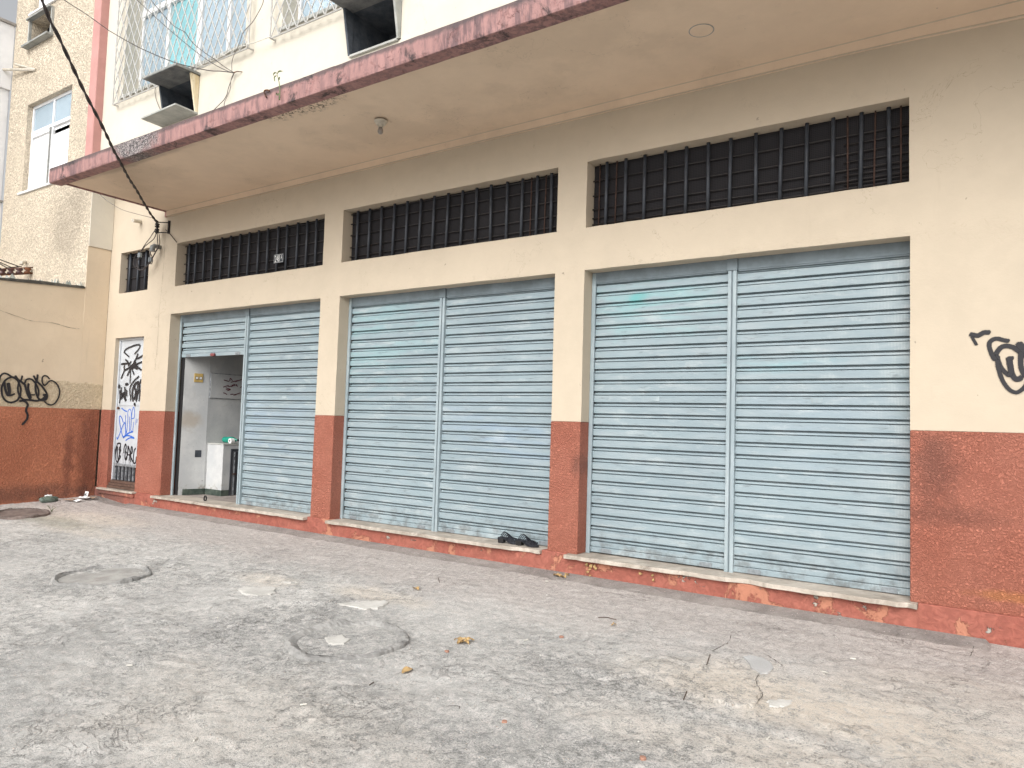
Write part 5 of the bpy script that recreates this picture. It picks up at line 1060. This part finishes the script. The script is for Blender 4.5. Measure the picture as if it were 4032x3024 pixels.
def patch(name, poly, mat, h, kind='structure', label=None, cat=None, jag=.012, seed=1, k=4, zoff=0.0, group=None):
    rn = random.Random(seed); P_ = []
    n_ = len(poly)
    for i in range(n_):
        a, b = Vector((*poly[i],0)), Vector((*poly[(i+1)%n_],0))
        for j in range(k): P_.append(a.lerp(b, j/k)+Vector((rn.uniform(-jag,jag), rn.uniform(-jag,jag), 0)))
    cx = sum(p.x for p in P_)/len(P_); cy = sum(p.y for p in P_)/len(P_); zc = gz(cx,cy); top = max(gh(p.x,p.y)-gz(p.x,p.y) for p in P_)
    zt = lambda x, y: gz(x,y)+max(top*.6, 0)+h+zoff
    m = len(P_); vs = [(cx,cy,zt(cx,cy)+.001)]+[(cx+(p.x-cx)*.9, cy+(p.y-cy)*.9, zt(p.x,p.y)) for p in P_]+[(p.x,p.y,zt(p.x,p.y)-.002) for p in P_]+[(p.x,p.y,zt(p.x,p.y)-.03) for p in P_]
    fs = [(0,1+i,1+(i+1)%m) for i in range(m)]+[(1+i,1+m+i,1+m+(i+1)%m,1+(i+1)%m) for i in range(m)]+[(1+m+i,1+2*m+i,1+2*m+(i+1)%m,1+m+(i+1)%m) for i in range(m)]
    o = MB().add(vs, fs).build(name, mat, None, recalc=True, loc=(cx,cy,zc))
    return tag(o, label, cat, group, None if label else kind)
for i, p in enumerate(P_WHITE): patch('pavement_patch', p, M_PALE, .002, seed=i, jag=.02)
patch('pavement_patch', P_GREY, M_GREYP, .004, seed=7, jag=.006)
patch('pavement_slab', P_SLAB, M_GROUND, .020, seed=8); patch('pavement_slab', P_SLAB2, M_PALE, .006, seed=9)
def gcrack(pts, wd, seed):
    # finely follows the ground so it never sinks in
    return crack(None, pts, wd, lambda a, b, d: Vector((a, b, gh(a, b)+d)), M_CRACK, .0045, 'pavement_crack', seed)
for i, e_ in enumerate(EDGES[12:]+CRACKS): tag(gcrack(e_, .0024, i), kind='structure')
# scraps and leaves
patch('scrap_of_cloth', P_CLOTH, M_PALE, .014, label='torn white scrap lying on the rough round cover', cat='scrap', seed=3, jag=.006)
def leaf(x, y, s_, label, mat=M_LEAF, n=1, seed=0, group=None, name='dry_leaf'):
    rn = random.Random(seed); z = gh(x, y)+.004; mb = MB()
    for k in range(n):
        a = rn.uniform(0, 6.28); ox, oy = (rn.uniform(-s_,s_), rn.uniform(-s_,s_)*.6) if n > 1 else (0, 0); L = s_*rn.uniform(.7,1.2); vs = []
        for i in range(7):
            f = i/6; w_ = L*.32*math.sin(math.pi*min(1,f*.95+.03))+.001; cz = .012*math.sin(math.pi*f)*rn.uniform(.5,1.5)
            px = x+ox+math.cos(a)*L*(f-.5); py = y+oy+math.sin(a)*L*(f-.5)
            vs += [(px-math.sin(a)*w_, py+math.cos(a)*w_, z+cz+.008+k*.002), (px, py, z+cz+k*.002), (px+math.sin(a)*w_, py-math.cos(a)*w_, z+cz+.006+k*.002)]
        mb.add(vs, [(i*3+j,i*3+j+1,i*3+j+4,i*3+j+3) for i in range(6) for j in range(2)])
    return tag(mb.build(name, mat, None, recalc=False, loc=(x,y,z)), label, 'leaf' if 'leaf' in name else 'litter', group)
leaf(*LEAVES[0][1], .075, 'bright yellow crumpled dry leaf against the plinth by the second pillar', n=5, seed=1)
for i, (x_, z_, s_) in enumerate([(.32,-.065,.035),(.36,-.075,.045),(.40,-.07,.04),(.345,-.10,.03),(.41,-.09,.035),(.33,-.13,.03),(.83,-.07,.035),(.94,-.075,.03),(.95,-.11,.03),(.35,-.155,.025)]):
    rn = random.Random(i+40); a = rn.uniform(0,3.1); vs = []
    for k in range(5):
        f = k/4; w_ = s_*.34*math.sin(math.pi*(f*.9+.05)); u = s_*(f-.5); dx, dz = math.cos(a), math.sin(a); y_ = -.040-.020*math.sin(math.pi*f)
        vs += [(x_+u*dx-w_*dz, y_-.008, z_+u*dz+w_*dx), (x_+u*dx, y_, z_+u*dz), (x_+u*dx+w_*dz, y_-.006, z_+u*dz-w_*dx)]
    tag(MB().add(vs, [(k*3+j,k*3+j+1,k*3+j+4,k*3+j+3) for k in range(4) for j in range(2)]).build('leaf_scrap', M_LEAF, None, recalc=False, loc=(x_,-.04,z_)), 'curled brown leaf scrap stuck to terracotta plinth under the chipped sill', 'leaf', 'leaf scraps under the right sill')
leaf(*LEAVES[1][1], .06, 'small tan dry leaf beyond the rough round cover', seed=2)
leaf(*LEAVES[2][1], .06, 'shredded tan leaf litter with a pale stick right of rough cover', n=6, seed=3, name='leaf_litter')
leaf(*LEAVES[3][1], .11, 'long tan dry leaf lying before rough round cover', seed=4)
leaf(*LEAVES[6][1], .035, 'tiny tan dry leaf alone on pinkish concrete', seed=5)
M_TERR = plain('terracotta_chip', (.42,.235,.17), .9, .2, var=.3)
def chip(x, y, r, mat, name, label, cat, seed, group=None, h=.010, el=1.0, ang=None):
    rn = random.Random(seed); z = gh(x,y)-.002; m = 7; a0 = rn.uniform(0,3) if ang is None else ang
    pol = [(r*rn.uniform(.7,1.1)*math.cos(2*math.pi*k/m)*el, r*rn.uniform(.7,1.1)*math.sin(2*math.pi*k/m)) for k in range(m)]
    pol = [(x+p*math.cos(a0)-q*math.sin(a0), y+p*math.sin(a0)+q*math.cos(a0), z) for p, q in pol]
    return tag(MB().prism(pol, (0,0,h+.003)).build(name, mat, None, bevel=.002, loc=(x,y,z)), label, cat, group)
for i, (n_, p) in enumerate([q for q in LEAVES if q[0] == 'chip']): chip(*p, .016, M_TERR, 'tile_chip', 'small terracotta chip lying on the concrete', 'chip', i, 'terracotta chips on the concrete')
for i, p in enumerate(BUTTS):
    a = i*1.3; z = gh(*p)+.006; d = Vector((math.cos(a)*.016, math.sin(a)*.016, 0))
    tag(MB().tube([Vector((*p,z))-d, Vector((*p,z))+d], .0042, 7).build('cigarette_butt', M_CABLEW, None, loc=(*p,z)), 'white cigarette butt lying on the concrete', 'cigarette butt', 'cigarette butts on the concrete')
for i, st in enumerate(STICKS): tag(MB().tube([(p[0],p[1],gh(*p)+.005) for p in st], .0028, 5).build('twig', M_TWIG, None, loc=(*st[0],gh(*st[0]))), 'thin dark twig lying on the concrete', 'twig', 'twigs on the concrete')
rs_ = random.Random(23); pv = bpy.data.meshes.new
mb = MB()
for k in range(420):   # loose grit
    x = rs_.uniform(-7.5, 4.2); y = -.35-5.0*rs_.random()**1.2; r = rs_.uniform(.003,.007); z = gh(x,y)
    mb.add([(x-r,y-r*.7,z-.001),(x+r*.8,y-r,z-.001),(x+r,y+r*.6,z-.001),(x-r*.6,y+r,z-.001),(x+r*rs_.uniform(-.3,.3),y,z+r*.9)], [(0,1,4),(1,2,4),(2,3,4),(3,0,4)])
tag(mb.build('loose_grit', M_PALE, None), kind='stuff')
# corner litter by the narrow door
cz_ = lambda p: gh(*p)
c0 = CARD; z = cz_(c0)
cd = empty('printed_card', (c0[0],c0[1],z), 'upright white card with small black print by the corner', 'card')
MB().hexa([(c0[0]-.07,c0[1]+.03,z),(c0[0]+.06,c0[1]+.015,z),(c0[0]+.06,c0[1]+.017,z),(c0[0]-.07,c0[1]+.032,z),(c0[0]-.07,c0[1]+.055,z+.10),(c0[0]+.06,c0[1]+.04,z+.10),(c0[0]+.06,c0[1]+.042,z+.10),(c0[0]-.07,c0[1]+.057,z+.10)]).build('card', M_PAPER, cd)
for (u0,u1,v0,v1) in ((-.05,-.012,.035,.065), (.004,.03,.065,.078), (-.002,.045,.042,.052)):
    pp = [(c0[0]+u, c0[1]+.0225-(u+.005)*.115+v*.25-.0035, z+v) for u, v in ((u0,v0),(u1,v0),(u1,v1),(u0,v1))]
    MB().prism(pp, (0,-.0008,0)).build('print', M_BAR, cd)
def sheet(p, sx, sy, ang, mat, label, name, cat, seed, lift=.012):
    rn = random.Random(seed); a = R_(ang); vs = []; n_ = 6; z = gh(*p)+lift
    for i in range(n_+1):
        for j in range(n_+1):
            u, v = (i/n_-.5)*sx, (j/n_-.5)*sy; vs.append((p[0]+u*math.cos(a)-v*math.sin(a), p[1]+u*math.sin(a)+v*math.cos(a), z+.03*float(vnoise(i*.6+seed*3, j*.6, seed))))
    fs = [(i*(n_+1)+j, (i+1)*(n_+1)+j, (i+1)*(n_+1)+j+1, i*(n_+1)+j+1) for i in range(n_) for j in range(n_)]
    o = MB().add(vs, fs).build(name, mat, None, recalc=True, loc=(*p,z)); md = o.modifiers.new('thickness', 'SOLIDIFY'); md.thickness = .003
    return tag(o, label, cat)
sheet(PAPERS[0], .22, .10, -10, M_PAPER, 'bright white folded paper lying in front of printed card', 'paper', 'paper', 1)
sheet(PAPERS[1], .15, .09, 20, M_PAPER, 'crumpled white paper left of the folded one', 'paper', 'paper', 2, .006)
sheet(PAPERS[2], .15, .09, 30, M_CARDB, 'flattened brown cardboard left of crumpled paper by wall', 'cardboard', 'cardboard', 3)
sheet(PAPERS[3], .16, .09, 15, M_CARDB, 'brown cardboard piece at the corner right of printed card', 'cardboard', 'cardboard', 4)
def bag(c, label):
    root = empty('plastic_bag', (*c, gh(*c)), label, 'bag'); z = gh(*c)
    for nm, mat, (ox,oy,oz), (sx,sy,sz), sd_ in (('bag_body', M_BAG, (0,0,.035), (.06,.12,.05), 3), ('knot', M_PAPER, (-.02,.01,.085), (.03,.05,.028), 8)):
        vs = []; nu, nv = 18, 10
        for i in range(nu):
            for j in range(nv+1):
                a = 2*math.pi*i/nu; b = math.pi*j/nv; r = .72+.6*float(vnoise(math.cos(a)*math.sin(b)*3+sd_, math.sin(a)*math.sin(b)*3+math.cos(b)*2.2, sd_))
                vs.append((c[0]+ox+sx*r*math.cos(a)*math.sin(b), c[1]+oy+sy*r*math.sin(a)*math.sin(b), max(z, z+oz+sz*r*math.cos(b))))
        fs = [(i*(nv+1)+j, ((i+1)%nu)*(nv+1)+j, ((i+1)%nu)*(nv+1)+j+1, i*(nv+1)+j+1) for i in range(nu) for j in range(nv)]
        MB().add(vs, fs).build(nm, mat, root)
bag(BAG, 'crumpled green plastic bag slumped against the boundary wall')
wd_ = empty('weed', (*WEED, gh(*WEED)), 'tiny green weed sprouting beside brown iron cover', 'plant')
for k in range(5):
    a = k*1.25; z = gh(*WEED); p = Vector((*WEED, z)); q = p+Vector((.06*math.cos(a), .06*math.sin(a), .05+.01*k))
    MB().tube([p, (p+q)/2+Vector((0,0,.012)), q], .0025, 4).build('stem', M_GREENL, wd_)
    d = Vector((math.cos(a), math.sin(a), 0)); e_ = Vector((-d.y, d.x, 0))*.014
    MB().add([q-d*.01, q+d*.012-e_, q+d*.04, q+d*.012+e_], [(0,1,2,3)]).build('leaf', M_GREENL, wd_)
bpy.context.view_layer.update()
